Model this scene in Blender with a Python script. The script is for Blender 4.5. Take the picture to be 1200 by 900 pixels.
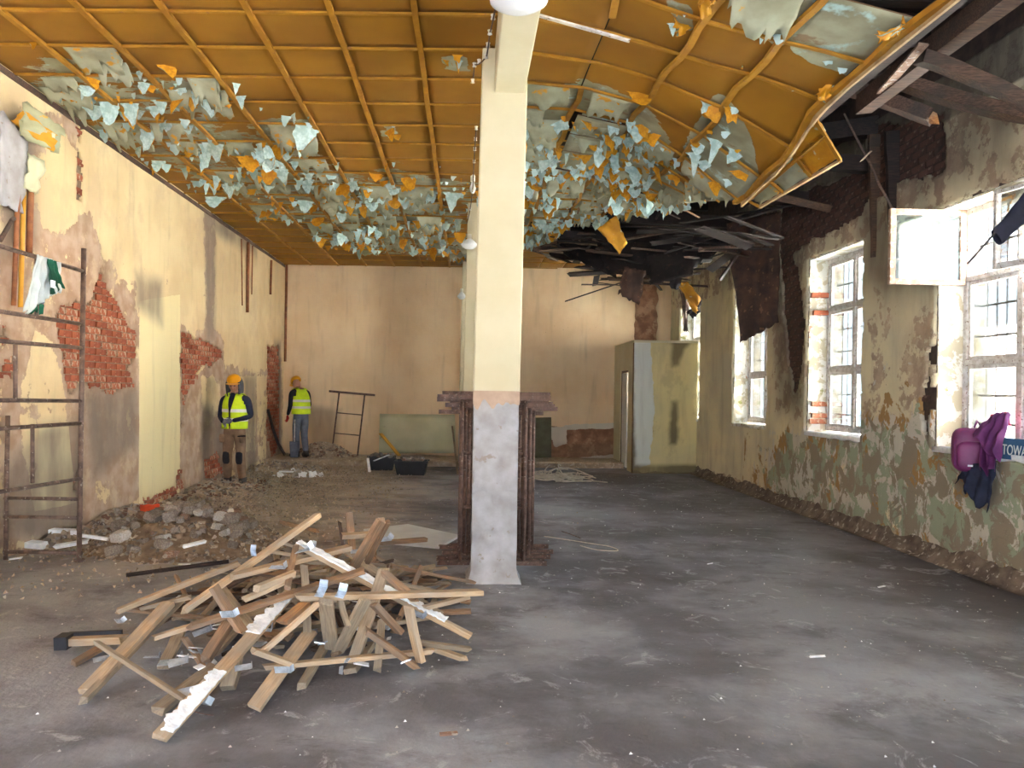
import bpy, bmesh, math, random
import numpy as np
from mathutils import Vector, Matrix, noise
for o in list(bpy.data.objects): bpy.data.objects.remove(o)
SC = bpy.context.scene
COL = SC.collection
R = random.Random(7)
RAD = math.radians
# ------------------------------------------------------------ camera
CAMH, FPX, ROLL = 1.58, 900.0, RAD(.9)
cam = bpy.data.objects.new('camera', bpy.data.cameras.new('camera'))
COL.objects.link(cam)
cam.location = (0, 0, CAMH)
cam.rotation_euler = (Matrix.Rotation(math.pi/2, 3, 'X') @ Matrix.Rotation(ROLL, 3, 'Z')).to_euler()
cam.data.lens = 27; cam.data.sensor_width = 36
cam.data.shift_x = 53/1200; cam.data.shift_y = 9/1200
cam.data.clip_start = .05
SC.camera = cam
# ------------------------------------------------------------ sky and exposure
wd = bpy.data.worlds.new('world'); SC.world = wd; wd.use_nodes = True
bg = wd.node_tree.nodes['Background']
bg.inputs[0].default_value = (.80, .90, 1, 1); bg.inputs[1].default_value = 3.0
sun = bpy.data.objects.new('sun', bpy.data.lights.new('sun', 'SUN')); COL.objects.link(sun)
sun.data.energy = 85; sun.data.angle = RAD(2); sun.data.color = (1, .98, .96)
sun.rotation_euler = Vector((math.cos(RAD(62)), .12, -math.sin(RAD(62)))).to_track_quat('-Z', 'Y').to_euler()
SC.view_settings.view_transform = 'Standard'
SC.view_settings.look = 'None'
SC.view_settings.gamma = 1
SC.view_settings.use_curve_mapping = False
SC.view_settings.exposure = 2.58
# ------------------------------------------------------------ measuring helpers (photo pixel + one known coordinate -> point in the room)
_c, _s = math.cos(ROLL), math.sin(ROLL)
def duv(px, py):
    a, b = px-547, py-459
    return (a*_c+b*_s)/FPX, (-a*_s+b*_c)/FPX
def W(px, py, Y): u, v = duv(px, py); return Vector((u*Y, Y, CAMH-v*Y))
def G(px, py, z=0.): u, v = duv(px, py); return W(px, py, (CAMH-z)/v)
def WX(px, py, X): u, v = duv(px, py); return W(px, py, X/u)
# ------------------------------------------------------------ object helpers
def link(o, parent=None):
    COL.objects.link(o)
    if parent is not None: o.parent = parent
    return o
def tag(o, label=None, cat=None, group=None, kind=None):
    if label: o['label'] = label
    if cat: o['category'] = cat
    if group: o['group'] = group
    if kind: o['kind'] = kind
    return o
def empty(name, loc=(0, 0, 0), rz=0, **k):
    o = bpy.data.objects.new(name, None); o.location = loc; o.rotation_euler = (0, 0, rz)
    o.empty_display_size = .1
    return tag(link(o), **k)
def shift_to(o, p):
    """give a mesh (in world coordinates) its origin at p"""
    o.data.transform(Matrix.Translation(-Vector(p))); o.location = p
    return o
class MB:
    def __init__(s): s.v = []; s.f = []; s.m = []; s.sm = []
    def add(s, vs, fs, mi=0, smooth=False):
        b = len(s.v); s.v += [tuple(x) for x in vs]
        for f in fs: s.f.append(tuple(i+b for i in f)); s.m.append(mi); s.sm.append(smooth)
        return s
    def box(s, a, b, mi=0, M=None):
        x0, y0, z0 = a; x1, y1, z1 = b
        v = [Vector(p) for p in ((x0,y0,z0),(x1,y0,z0),(x1,y1,z0),(x0,y1,z0),(x0,y0,z1),(x1,y0,z1),(x1,y1,z1),(x0,y1,z1))]
        if M is not None: v = [M @ p for p in v]
        return s.add(v, [(0,3,2,1),(4,5,6,7),(0,1,5,4),(1,2,6,5),(2,3,7,6),(3,0,4,7)], mi)
    def bar(s, p, q, w, t, roll=0, mi=0, jag=0, n=1, warp=0):
        p, q = Vector(p), Vector(q); d = (q-p); L = d.length; d.normalize()
        up = Vector((0, 0, 1)) if abs(d.z) < .95 else Vector((0, 1, 0))
        sx = d.cross(up).normalized(); sy = sx.cross(d).normalized()
        cr, sr = math.cos(roll), math.sin(roll)
        sx, sy = sx*cr+sy*sr, sy*cr-sx*sr
        vs = []
        cor = ((-1,-1),(1,-1),(1,1),(-1,1))
        for i in range(n+1):
            k = i/n; c = p.lerp(q, k)
            if warp: c = c + sy*warp*math.sin(k*math.pi)
            for (a, b) in cor:
                j = d*(R.uniform(-jag, jag)) if jag and i in (0, n) else Vector()
                vs.append(c+sx*a*w/2+sy*b*t/2+j)
        fs = [(3,2,1,0), tuple(4*n+i for i in range(4))]
        for i in range(n):
            for k in range(4): fs.append((4*i+k, 4*i+(k+1)%4, 4*i+4+(k+1)%4, 4*i+4+k))
        return s.add(vs, fs, mi)
    def tube(s, pts, r, n=8, mi=0, cap=True, smooth=True):
        pts = [Vector(p) for p in pts]; rs = r if isinstance(r, (list, tuple)) else [r]*len(pts)
        vs = []; prev = None
        for i, p in enumerate(pts):
            d = (pts[min(i+1, len(pts)-1)]-pts[max(i-1, 0)])
            d = d.normalized() if d.length > 1e-9 else Vector((0, 0, 1))
            if prev is None:
                a = d.cross(Vector((0, 0, 1)) if abs(d.z) < .9 else Vector((1, 0, 0))).normalized()
            else: a = (prev-d*prev.dot(d)).normalized()
            prev = a; b = d.cross(a)
            for k in range(n):
                t = 2*math.pi*k/n; vs.append(p+(a*math.cos(t)+b*math.sin(t))*rs[i])
        fs = []
        for i in range(len(pts)-1):
            for k in range(n): fs.append((i*n+k, i*n+(k+1)%n, (i+1)*n+(k+1)%n, (i+1)*n+k))
        s.add(vs, fs, mi, smooth)
        if cap: 
            b = len(s.v)-len(vs)
            s.f += [tuple(b+k for k in reversed(range(n))), tuple(b+(len(pts)-1)*n+k for k in range(n))]; s.m += [mi]*2; s.sm += [False]*2
        return s
    def lathe(s, prof, c, n=20, mi=0, axis='z', smooth=True, M=None):
        vs = []; 
        for (r, z) in prof:
            for k in range(n):
                t = 2*math.pi*k/n; p = Vector((r*math.cos(t), r*math.sin(t), z))
                if M is not None: p = M @ p
                vs.append(p+Vector(c))
        fs = []
        for i in range(len(prof)-1):
            for k in range(n): fs.append((i*n+k, i*n+(k+1)%n, (i+1)*n+(k+1)%n, (i+1)*n+k))
        return s.add(vs, fs, mi, smooth)
    def ell(s, c, r, M=None, nu=14, nv=9, mi=0, fn=None):
        vs = []; fs = []
        for j in range(nv+1):
            ph = math.pi*j/nv
            for i in range(nu):
                th = 2*math.pi*i/nu
                p = Vector((math.sin(ph)*math.cos(th), math.sin(ph)*math.sin(th), math.cos(ph)))
                if fn: p = fn(p)
                p = Vector((p.x*r[0], p.y*r[1], p.z*r[2]))
                if M is not None: p = M @ p
                vs.append(p+Vector(c))
        for j in range(nv):
            for i in range(nu): fs.append((j*nu+i, (j+1)*nu+i, (j+1)*nu+(i+1)%nu, j*nu+(i+1)%nu))
        return s.add(vs, fs, mi, True)
    def sheet(s, P, nu, nv, fn=None, mi=0, thick=0, smooth=True):
        """P(u,v)->Vector"""
        vs = []
        for j in range(nv+1):
            for i in range(nu+1): vs.append(P(i/nu, j/nv))
        w = nu+1
        fs = [(j*w+i, j*w+i+1, (j+1)*w+i+1, (j+1)*w+i) for j in range(nv) for i in range(nu)]
        if thick:
            n0 = len(vs); n = (vs[nu]-vs[0]).cross(vs[nv*w]-vs[0])
            n = n.normalized() if n.length > 1e-9 else Vector((0, 0, 1))
            vs += [p-n*thick for p in vs]
            fs += [tuple(n0+i for i in reversed(f)) for f in fs[:nu*nv]]
            rim = [i for i in range(w)]+[j*w+nu for j in range(1, nv+1)]+[nv*w+i for i in reversed(range(nu))]+[j*w for j in reversed(range(1, nv))]
            for a, b in zip(rim, rim[1:]+rim[:1]): fs.append((b, a, a+n0, b+n0))
        return s.add(vs, fs, mi, smooth)
    def mesh(s, name, mats):
        me = bpy.data.meshes.new(name); me.from_pydata(s.v, [], s.f)
        for m in (mats if isinstance(mats, (list, tuple)) else [mats]): me.materials.append(m)
        me.polygons.foreach_set('material_index', s.m); me.polygons.foreach_set('use_smooth', s.sm)
        me.update(); return me
    def build(s, name, mats, parent=None, origin=None):
        o = bpy.data.objects.new(name, s.mesh(name, mats)); link(o, parent)
        if origin is not None: shift_to(o, origin)
        return o
def bevel(o, w=.004, seg=1):
    m = o.modifiers.new('b', 'BEVEL'); m.width = w; m.segments = seg; m.limit_method = 'ANGLE'; return o
# ------------------------------------------------------------ numpy noise
_T = np.random.RandomState(3).rand(256, 256)
def vn(x, y):
    xi = np.floor(x).astype(int); yi = np.floor(y).astype(int); fx = x-xi; fy = y-yi
    fx = fx*fx*(3-2*fx); fy = fy*fy*(3-2*fy)
    g = lambda a, b: _T[a % 256, b % 256]
    return (g(xi, yi)*(1-fx)+g(xi+1, yi)*fx)*(1-fy)+(g(xi, yi+1)*(1-fx)+g(xi+1, yi+1)*fx)*fy
def fbm(x, y, o=4, seed=0):
    x = np.asarray(x, float)+seed*17.3; y = np.asarray(y, float)+seed*9.1; s = 0; a = .5; t = 0
    for i in range(o): s = s+a*vn(x, y); t += a; x = x*2.03+11; y = y*2.03+5; a *= .5
    return s/t
def poly_sd(pts, x, y):
    """signed distance, positive inside"""
    x = np.asarray(x, float); y = np.asarray(y, float)
    ins = np.zeros(x.shape, bool); dm = np.full(x.shape, 1e9)
    n = len(pts)
    for i in range(n):
        (x0, y0), (x1, y1) = pts[i], pts[(i+1) % n]
        c = ((y0 > y) != (y1 > y)) & (x < (x1-x0)*(y-y0)/((y1-y0) if y1 != y0 else 1e-9)+x0)
        ins ^= c
        dx, dy = x1-x0, y1-y0; t = np.clip(((x-x0)*dx+(y-y0)*dy)/max(dx*dx+dy*dy, 1e-9), 0, 1)
        dm = np.minimum(dm, np.hypot(x-x0-t*dx, y-y0-t*dy))
    return np.where(ins, dm, -dm)
def sstep(a, b, x): t = np.clip((x-a)/(b-a), 0, 1); return t*t*(3-2*t)
# ------------------------------------------------------------ materials
def srgb(c): return tuple(((v/255)/12.92 if v/255 <= .04045 else ((v/255+.055)/1.055)**2.4) for v in c)+(1,)
class NT:
    def __init__(s, name):
        s.mat = bpy.data.materials.new(name); s.mat.use_nodes = True; s.t = s.mat.node_tree; s.t.nodes.clear()
        s.out = s.t.nodes.new('ShaderNodeOutputMaterial'); s.b = s.t.nodes.new('ShaderNodeBsdfPrincipled')
        s.t.links.new(s.b.outputs[0], s.out.inputs[0]); s.co = None
    def n(s, typ, **k):
        n = s.t.nodes.new('ShaderNode'+typ)
        for a, v in k.items(): setattr(n, a, v)
        return n
    def set(s, sock, v):
        if hasattr(v, 'is_linked') or isinstance(v, bpy.types.NodeSocket): s.t.links.new(v, sock)
        else: sock.default_value = v
    def coord(s, scale=(1, 1, 1)):
        if s.co is None: s.co = s.n('TexCoord').outputs['Object']
        m = s.n('Mapping'); s.t.links.new(s.co, m.inputs[0]); m.inputs['Scale'].default_value = scale; return m.outputs[0]
    def noise(s, scale, detail=4, st=(1, 1, 1), rough=.55, dist=0, off=0):
        n = s.n('TexNoise'); 
        c = s.coord(st)
        if off:
            a = s.n('VectorMath', operation='ADD'); s.t.links.new(c, a.inputs[0]); a.inputs[1].default_value = (off, off*1.7, off*.6); c = a.outputs[0]
        s.t.links.new(c, n.inputs['Vector'])
        n.inputs['Scale'].default_value = scale; n.inputs['Detail'].default_value = detail; n.inputs['Roughness'].default_value = rough; n.inputs['Distortion'].default_value = dist
        return n.outputs['Fac']
    def vor(s, scale, st=(1, 1, 1), feature='F1'):
        n = s.n('TexVoronoi', feature=feature); s.t.links.new(s.coord(st), n.inputs['Vector']); n.inputs['Scale'].default_value = scale
        return n.outputs['Distance']
    def math(s, op, a, b=0., c=None):
        n = s.n('Math', operation=op); s.set(n.inputs[0], a); s.set(n.inputs[1], b)
        if c is not None: s.set(n.inputs[2], c)
        return n.outputs[0]
    def ramp(s, f, a, b):   # map range a..b -> 0..1
        n = s.n('MapRange', interpolation_type='SMOOTHSTEP'); s.set(n.inputs[0], f); n.inputs[1].default_value = a; n.inputs[2].default_value = b; return n.outputs[0]
    def mix(s, f, a, b):
        n = s.n('Mix', data_type='RGBA'); s.set(n.inputs[0], f); s.set(n.inputs[6], a); s.set(n.inputs[7], b); return n.outputs[2]
    def bump(s, h, strength=.3, dist=.01):
        n = s.n('Bump'); s.t.links.new(h, n.inputs['Height']); n.inputs['Strength'].default_value = strength; n.inputs['Distance'].default_value = dist
        s.t.links.new(n.outputs[0], s.b.inputs['Normal'])
    def attr(s, name='mask'):
        a = s.n('Attribute', attribute_name=name); sp = s.n('SeparateColor'); s.t.links.new(a.outputs['Color'], sp.inputs[0]); return sp.outputs
    def done(s, col, rough=.8, metal=0, **k):
        s.set(s.b.inputs['Base Color'], col); s.set(s.b.inputs['Roughness'], rough); s.b.inputs['Metallic'].default_value = metal
        return s.mat
def mat(name, c1, c2=None, scale=8, rough=.8, metal=0, bump=.2, st=(1, 1, 1), spot=None, spotamt=.62, vary=.0, dist=.004, trans=0):
    t = NT(name); c2 = c2 or tuple(v*.8 for v in c1)
    n1 = t.noise(scale, 5, st); col = t.mix(t.ramp(n1, .3, .7), srgb(c1), srgb(c2))
    if spot: col = t.mix(t.ramp(t.noise(scale*2.3, 4, st, off=5), spotamt, spotamt+.06), col, srgb(spot))
    if vary:
        oi = t.n('ObjectInfo'); hv = t.n('HueSaturation'); t.set(hv.inputs['Color'], col)
        t.set(hv.inputs['Value'], t.math('MULTIPLY_ADD', oi.outputs['Random'], 2*vary, 1-vary)); col = hv.outputs[0]
    if bump: t.bump(t.noise(scale*4, 5, st), bump, dist)
    return t.done(col, rough, metal)
M = {}
M['mortar'] = mat('mortar', (150,128,105), (120,98,80), 12, .95, bump=.6)
M['mortar_dark'] = mat('sooty_mortar', (80,62,54), (56,44,40), 10, .95, bump=.6)
M['brick1'] = mat('brick_red', (168,92,60), (138,70,46), 14, .92, bump=.5, spot=(186,150,124), vary=.15)
M['brick2'] = mat('brick_orange', (178,108,74), (152,84,56), 9, .92, bump=.5, spot=(184,154,130), spotamt=.5, vary=.15)
M['brick3'] = mat('brick_soot', (96,66,56), (72,52,46), 9, .93, bump=.5, spot=(120,98,84), spotamt=.6, vary=.2)
M['lath'] = mat('sawn_lath', (222,184,134), (196,152,102), 3, .75, bump=.2, st=(1,1,1), vary=.1)
def wood(name, c1, c2, c3=None, vary=.14):
    t = NT(name); g = t.noise(7, 5, (1.2, 14, 14)); col = t.mix(t.ramp(g, .32, .68), srgb(c1), srgb(c2))
    col = t.mix(t.math('MULTIPLY', t.ramp(t.noise(2.2, 3), .5, .75), .5), col, srgb(c3 or tuple(v*.6 for v in c2)))
    col = t.mix(t.math('MULTIPLY', t.ramp(t.noise(3.4, 6, (1, 2, 2), off=6), .42, .66), .6), col, srgb(tuple(sum(c2)/3*k for k in (1.06, 1.0, .92))))
    oi = t.n('ObjectInfo'); hv = t.n('HueSaturation'); t.set(hv.inputs['Color'], col)
    t.set(hv.inputs['Value'], t.math('MULTIPLY_ADD', oi.outputs['Random'], 2*vary, 1-vary))
    t.bump(g, .35, .004); return t.done(hv.outputs[0], .75)
M['w_light'] = wood('wood_light', (202,174,140), (178,146,110), (148,114,82))
M['w_brown'] = wood('wood_brown', (170,132,98), (136,100,72), (98,70,50))
M['w_grey'] = wood('wood_weathered', (176,156,130), (146,124,100), (104,88,74))
M['w_dark'] = wood('wood_dark', (112,84,66), (78,58,48), (50,38,34))
M['w_char'] = wood('wood_charred', (62,44,38), (34,26,25), (18,15,16))
M['w_rot'] = wood('wood_rotten', (108,82,66), (70,50,42), (46,34,30))
M['w_raw'] = wood('wood_broken', (206,150,84), (170,104,52), (112,70,46))
M['white'] = mat('white_plaster_crust', (246,248,250), (222,226,232), 20, .85, bump=.5)
M['steel'] = mat('galvanised_steel', (196,208,222), (160,172,188), 20, .35, metal=.6, bump=.1)
M['rust'] = mat('rusty_steel', (124,96,84), (82,64,58), 18, .75, metal=.3, bump=.4, spot=(150,134,124), spotamt=.6)
M['pole'] = mat('painted_pole', (128,104,92), (86,70,64), 14, .6, metal=.2, bump=.3, spot=(170,160,150), spotamt=.62)
M['pipe'] = mat('painted_pipe', (158,98,56), (120,70,40), 9, .6, bump=.3)
M['black'] = mat('black_plastic', (26,28,34), (38,40,48), 6, .5, bump=.1)
M['felt'] = mat('roofing_felt', (84,58,46), (52,38,34), 5, .9, bump=.6, spot=(112,82,62), spotamt=.6)
M['feltdark'] = mat('tar_paper', (42,32,30), (24,20,21), 5, .85, bump=.6, spot=(70,50,42), spotamt=.62)
M['cream'] = mat('cream_paint', (210,202,172), (202,192,158), 2, .7, bump=.15)
M['pinkplaster'] = mat('pink_plaster', (196,170,146), (170,146,126), 5, .9, bump=.4)
M['concrete'] = mat('pale_concrete', (182,182,186), (156,152,150), 5, .9, bump=.6, spot=(150,140,130), spotamt=.64)
M['framew'] = mat('worn_white_frame', (224,222,220), (190,182,176), 16, .6, bump=.3, spot=(130,104,88), spotamt=.6)
M['framewood'] = mat('bare_wood_frame', (190,160,138), (150,118,98), 12, .7, bump=.3, spot=(214,208,200), spotamt=.56)
M['grille'] = mat('grille_iron', (60,58,60), (90,84,82), 8, .6, bump=0)
M['stone1'] = mat('rubble_grey', (150,138,126), (112,100,92), 7, .95, bump=.7, spot=(180,174,166), vary=.2)
M['stone2'] = mat('rubble_brick', (148,112,92), (116,88,74), 7, .95, bump=.7, spot=(160,148,134), spotamt=.55, vary=.2)
M['stone3'] = mat('rubble_pale', (188,182,174), (156,148,140), 7, .95, bump=.6, vary=.1)
M['dust'] = mat('demolition_dust', (184,166,144), (150,132,114), 8, .98, bump=.8, spot=(196,186,168), spotamt=.58)
M['navy'] = mat('navy_cloth', (40,46,70), (28,32,52), 10, .9, bump=.3)
M['blackcloth'] = mat('black_cloth', (26,26,32), (36,36,44), 10, .9, bump=.3)
M['hood'] = mat('grey_hood', (92,92,98), (70,70,78), 10, .9, bump=.3)
M['brownt'] = mat('brown_work_trousers', (146,118,94), (118,94,76), 8, .9, bump=.3)
M['greyt'] = mat('grey_jeans', (112,116,130), (88,92,106), 8, .9, bump=.3)
M['hivis'] = mat('hivis_yellow', (214,240,30), (190,220,20), 6, .75, bump=.1)
M['reflect'] = mat('reflective_tape', (236,238,236), (214,216,216), 6, .35, bump=0)
M['helmet'] = mat('helmet_amber', (244,178,24), (232,160,16), 3, .35, bump=0)
M['skin'] = mat('skin', (214,160,134), (196,140,116), 8, .6, bump=.05)
M['glove'] = mat('grey_glove', (130,130,140), (100,100,112), 10, .9, bump=.2)
M['redglove'] = mat('red_glove', (206,40,34), (170,30,28), 10, .8, bump=.2)
M['boot'] = mat('dark_boot', (70,62,60), (50,46,46), 8, .8, bump=.2)
M['magenta'] = mat('magenta_nylon', (122,40,100), (96,28,80), 6, .5, bump=.2)
M['purple'] = mat('purple_cloth', (112,48,108), (88,34,88), 7, .75, bump=.3)
M['pink'] = mat('pink_trim', (236,70,110), (214,56,96), 7, .7, bump=0)
M['bluetowel'] = mat('blue_towel', (52,92,128), (40,74,108), 12, .95, bump=.4)
M['lettering'] = mat('pale_lettering', (214,222,222), (196,206,206), 10, .8, bump=0)
M['shirtw'] = mat('pale_cloth', (206,214,214), (180,192,196), 6, .9, bump=.3)
M['shirtg'] = mat('green_cloth', (16,92,66), (10,66,48), 6, .9, bump=.3)
M['orangecloth'] = mat('orange_cloth', (226,84,40), (196,66,30), 6, .9, bump=.3)
M['cable'] = mat('pale_cable', (214,204,186), (188,176,158), 8, .6, bump=0)
M['porcelain'] = mat('porcelain', (224,220,208), (206,200,188), 4, .3, bump=0)
M['lampglass'] = mat('opal_glass', (232,234,236), (220,224,228), 2, .25, bump=0)
M['greenboard'] = mat('pale_green_sheet', (206,204,172), (190,190,156), 2, .55, bump=.1, spot=(170,168,138), spotamt=.68)
M['yellow'] = mat('yellow_strip', (214,160,50), (196,140,40), 3, .6, bump=.1)
M['whiteboard'] = mat('white_board', (214,216,216), (196,198,200), 3, .6, bump=.1)
M['roofdeck'] = mat('roof_deck_soot', (40,32,30), (24,20,20), 4, .95, bump=.4)
M['outground'] = mat('yard_gravel', (196,192,184), (176,172,164), 3, .95)
M['outwall'] = mat('neighbour_render', (232,222,214), (222,206,196), 2, .9, spot=(214,176,160), spotamt=.62)
M['tarp'] = mat('dark_blue_fabric', (40,42,62), (28,30,46), 8, .8, bump=.3)
g = NT('window_glass'); g.t.nodes.remove(g.b)
tr = g.n('BsdfTransparent'); gl = g.n('BsdfGlossy'); gl.inputs['Roughness'].default_value = .03; fr = g.n('Fresnel'); fr.inputs[0].default_value = 1.5
tr.inputs[0].default_value = (.9, .94, .95, 1)
mx = g.n('MixShader'); g.t.links.new(g.math('MULTIPLY_ADD', fr.outputs[0], .9, .04), mx.inputs[0]); g.t.links.new(tr.outputs[0], mx.inputs[1]); g.t.links.new(gl.outputs[0], mx.inputs[2])
g.t.links.new(mx.outputs[0], g.out.inputs[0]); M['glass'] = g.mat
g = NT('dusty_glass'); g.t.nodes.remove(g.b)
tr = g.n('BsdfTransparent'); tr.inputs[0].default_value = (.86, .93, .94, 1); tl = g.n('BsdfTranslucent'); tl.inputs[0].default_value = (.75, .85, .86, 1)
gl = g.n('BsdfGlossy'); gl.inputs['Roughness'].default_value = .06; gl.inputs[0].default_value = (.8, .9, .95, 1)
m1 = g.n('MixShader'); g.set(m1.inputs[0], g.ramp(g.noise(3, 4), .2, .95)); g.t.links.new(tr.outputs[0], m1.inputs[1]); g.t.links.new(tl.outputs[0], m1.inputs[2])
m2 = g.n('MixShader'); m2.inputs[0].default_value = .35; g.t.links.new(m1.outputs[0], m2.inputs[1]); g.t.links.new(gl.outputs[0], m2.inputs[2])
g.t.links.new(m2.outputs[0], g.out.inputs[0]); M['dustglass'] = g.mat
# wall plaster: mask R = paint kept, G = dark stain and painted shade, B = second coat / flaky zone
def plaster(name, paint, paint2, under, under2, alt, stain, flaky=None, nscale=1.0, patch=.45):
    t = NT(name); a = t.attr(); n1 = t.noise(4.2*nscale, 9, rough=.66); n2 = t.noise(1.1, 4, off=3); n3 = t.noise(14, 6, off=7)
    pc = t.mix(t.ramp(n2, .35, .65), srgb(paint), srgb(paint2))
    uc = t.mix(t.ramp(t.noise(5, 6, off=9), .35, .65), srgb(under), srgb(under2))
    r = t.math('ADD', a[0], t.math('MULTIPLY', t.math('SUBTRACT', n1, .5), 1.25))
    pc = t.mix(t.math('MULTIPLY', t.ramp(t.noise(2.1, 8, st=(1, 1, .7), rough=.68, off=61), .5, .62), patch), pc, srgb(tuple((a_+b_)/2 for a_, b_ in zip(paint2, under))))
    uc = t.mix(t.math('MULTIPLY', t.ramp(t.noise(3.2, 9, rough=.7, off=71), .52, .6), .5), uc, srgb(tuple((a_+b_)/2 for a_, b_ in zip(paint, under))))
    rm = t.ramp(r, .48, .54); col = t.mix(rm, uc, pc)
    h = t.math('MULTIPLY', rm, .8)
    if flaky:
        bz = a[2]
        for i, (fc, th) in enumerate(flaky):
            f = t.noise(1.5+.9*i, 10, st=(1, 1, .8), rough=.66, dist=.6, off=13+5*i)
            fm = t.ramp(t.math('MULTIPLY', f, t.math('MULTIPLY_ADD', bz, .62, .5)), th, th+.02)
            col = t.mix(fm, col, srgb(fc)); h = t.math('ADD', h, t.math('MULTIPLY', fm, -.5+.35*i))
    else:
        b = t.math('ADD', a[2], t.math('MULTIPLY', t.math('SUBTRACT', t.noise(4, 8, off=21, rough=.62), .5), .9))
        bm = t.ramp(b, .5, .56); col = t.mix(bm, col, srgb(alt)); h = t.math('ADD', h, t.math('MULTIPLY', bm, .5))
    g_ = t.math('MULTIPLY', t.math('MINIMUM', t.math('MULTIPLY', a[1], t.math('MULTIPLY_ADD', t.noise(2.5, 7, st=(1, 1, .3), off=31), 1.6, .2)), 1.), .9)
    col = t.mix(g_, col, srgb(stain))
    col = t.mix(t.math('MULTIPLY', t.ramp(t.noise(6, 7, st=(1, 1, .12), off=41), .5, .8), .25), col, srgb(stain))
    sp = t.ramp(t.vor(9, (1, 1, .6)), .06, .03); col = t.mix(t.math('MULTIPLY', t.math('MULTIPLY', sp, t.ramp(t.noise(.9, 2, off=50), .5, .6)), .6), col, srgb(tuple(v*.55 for v in under2)))
    t.bump(t.math('ADD', h, t.math('MULTIPLY', n3, .5)), .55, .012)
    return t.done(col, .88)
M['p_left'] = plaster('left_wall_plaster', (224,204,160), (212,188,144), (186,162,140), (166,136,110), (230,216,168), (122,110,98))
M['p_right'] = plaster('right_wall_plaster', (230,218,182), (212,202,172), (190,168,142), (168,146,124), (0,0,0), (84,74,66),
    flaky=[((168,132,82), .475), ((206,200,186), .49), ((160,168,142), .55), ((150,138,118), .565)])
M['p_back'] = plaster('back_wall_plaster', (240,214,176), (232,202,160), (170,126,98), (130,92,70), (214,206,190), (128,104,84), patch=.08)
M['p_box'] = plaster('booth_plaster', (222,206,150), (210,196,150), (150,130,100), (120,104,84), (214,216,210), (112,100,74))
# ------------------------------------------------------------ plaster layer on a wall, real thickness, cut where mask says hole
def plaster_wall(name, P, U, V, cell, hole, maskf, thick, m, parent, amp=.006):
    """P(u,v,d)->xyz arrays (d = outward toward room)"""
    nu = int(round((U[1]-U[0])/cell)); nv = int(round((V[1]-V[0])/cell))
    u, v = np.meshgrid(np.linspace(U[0], U[1], nu+1), np.linspace(V[0], V[1], nv+1))
    d = thick+amp*(fbm(u*2.2, v*2.2, 4, 5)-.5)*2
    hv = hole(u, v)                       # >0 is hole, at vertices
    keep = hole((u[:-1, :-1]+u[1:, 1:])/2, (v[:-1, :-1]+v[1:, 1:])/2) <= 0
    ju = u.copy(); jv = v.copy()
    rs = np.random.RandomState(11); ju[1:-1, 1:-1] += rs.uniform(-.3, .3, ju[1:-1, 1:-1].shape)*cell*(np.abs(hv[1:-1, 1:-1]) < 2.5*cell); jv[1:-1, 1:-1] += rs.uniform(-.3, .3, ju[1:-1, 1:-1].shape)*cell*(np.abs(hv[1:-1, 1:-1]) < 2.5*cell)
    idx = np.arange((nu+1)*(nv+1)).reshape(nv+1, nu+1)
    q = np.stack([idx[:-1, :-1], idx[:-1, 1:], idx[1:, 1:], idx[1:, :-1]], -1)[keep]
    N = idx.size
    kp = np.pad(keep, 1)
    sk = []
    K = kp[1:-1, 1:-1]
    for (nb, a, b) in ((kp[:-2, 1:-1], idx[:-1, :-1], idx[:-1, 1:]), (kp[2:, 1:-1], idx[1:, 1:], idx[1:, :-1]), (kp[1:-1, :-2], idx[1:, :-1], idx[:-1, :-1]), (kp[1:-1, 2:], idx[:-1, 1:], idx[1:, 1:])):
        e = K & ~nb; a = a[e]; b = b[e]; sk.append(np.stack([b, a, a+N, b+N], -1))
    F = np.concatenate([q]+sk)
    front = P(ju, jv, d).reshape(-1, 3); back = P(ju, jv, d*0-.01).reshape(-1, 3)
    co = np.concatenate([front, back])
    mk = np.ones((N, 4)); mk[:, :3] = np.clip(np.stack([a.reshape(-1) for a in maskf(u, v)], -1), 0, 1); mk = np.concatenate([mk, mk])
    used = np.zeros(2*N, bool); used[F.ravel()] = True; rem = np.cumsum(used)-1
    F = rem[F]; co = co[used]; mk = mk[used]
    me = bpy.data.meshes.new(name); me.vertices.add(len(co)); me.vertices.foreach_set('co', co.ravel())
    me.loops.add(F.size); me.loops.foreach_set('vertex_index', F.ravel().astype(np.int32))
    me.polygons.add(len(F)); me.polygons.foreach_set('loop_start', np.arange(0, F.size, 4, dtype=np.int32)); me.polygons.foreach_set('loop_total', np.full(len(F), 4, np.int32))
    me.update(calc_edges=True); me.validate()
    ca = me.color_attributes.new('mask', 'FLOAT_COLOR', 'POINT'); ca.data.foreach_set('color', mk.ravel())
    me.materials.append(m); me.polygons.foreach_set('use_smooth', [True]*len(me.polygons))
    return link(bpy.data.objects.new(name, me), parent)
def brick_mesh(mi, k):
    b = MB(); r = random.Random(k); j = lambda: r.uniform(-.004, .004)
    b.box((-.12, -.03, -.032), (.12, .03, .032)); b.v = [(x+j(), y+j(), z+j()) for x, y, z in b.v]
    return b.mesh('brick', M['brick%d' % mi])
BR = {(i, k): brick_mesh(i, k) for i in (1, 2, 3) for k in range(3)}
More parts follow.
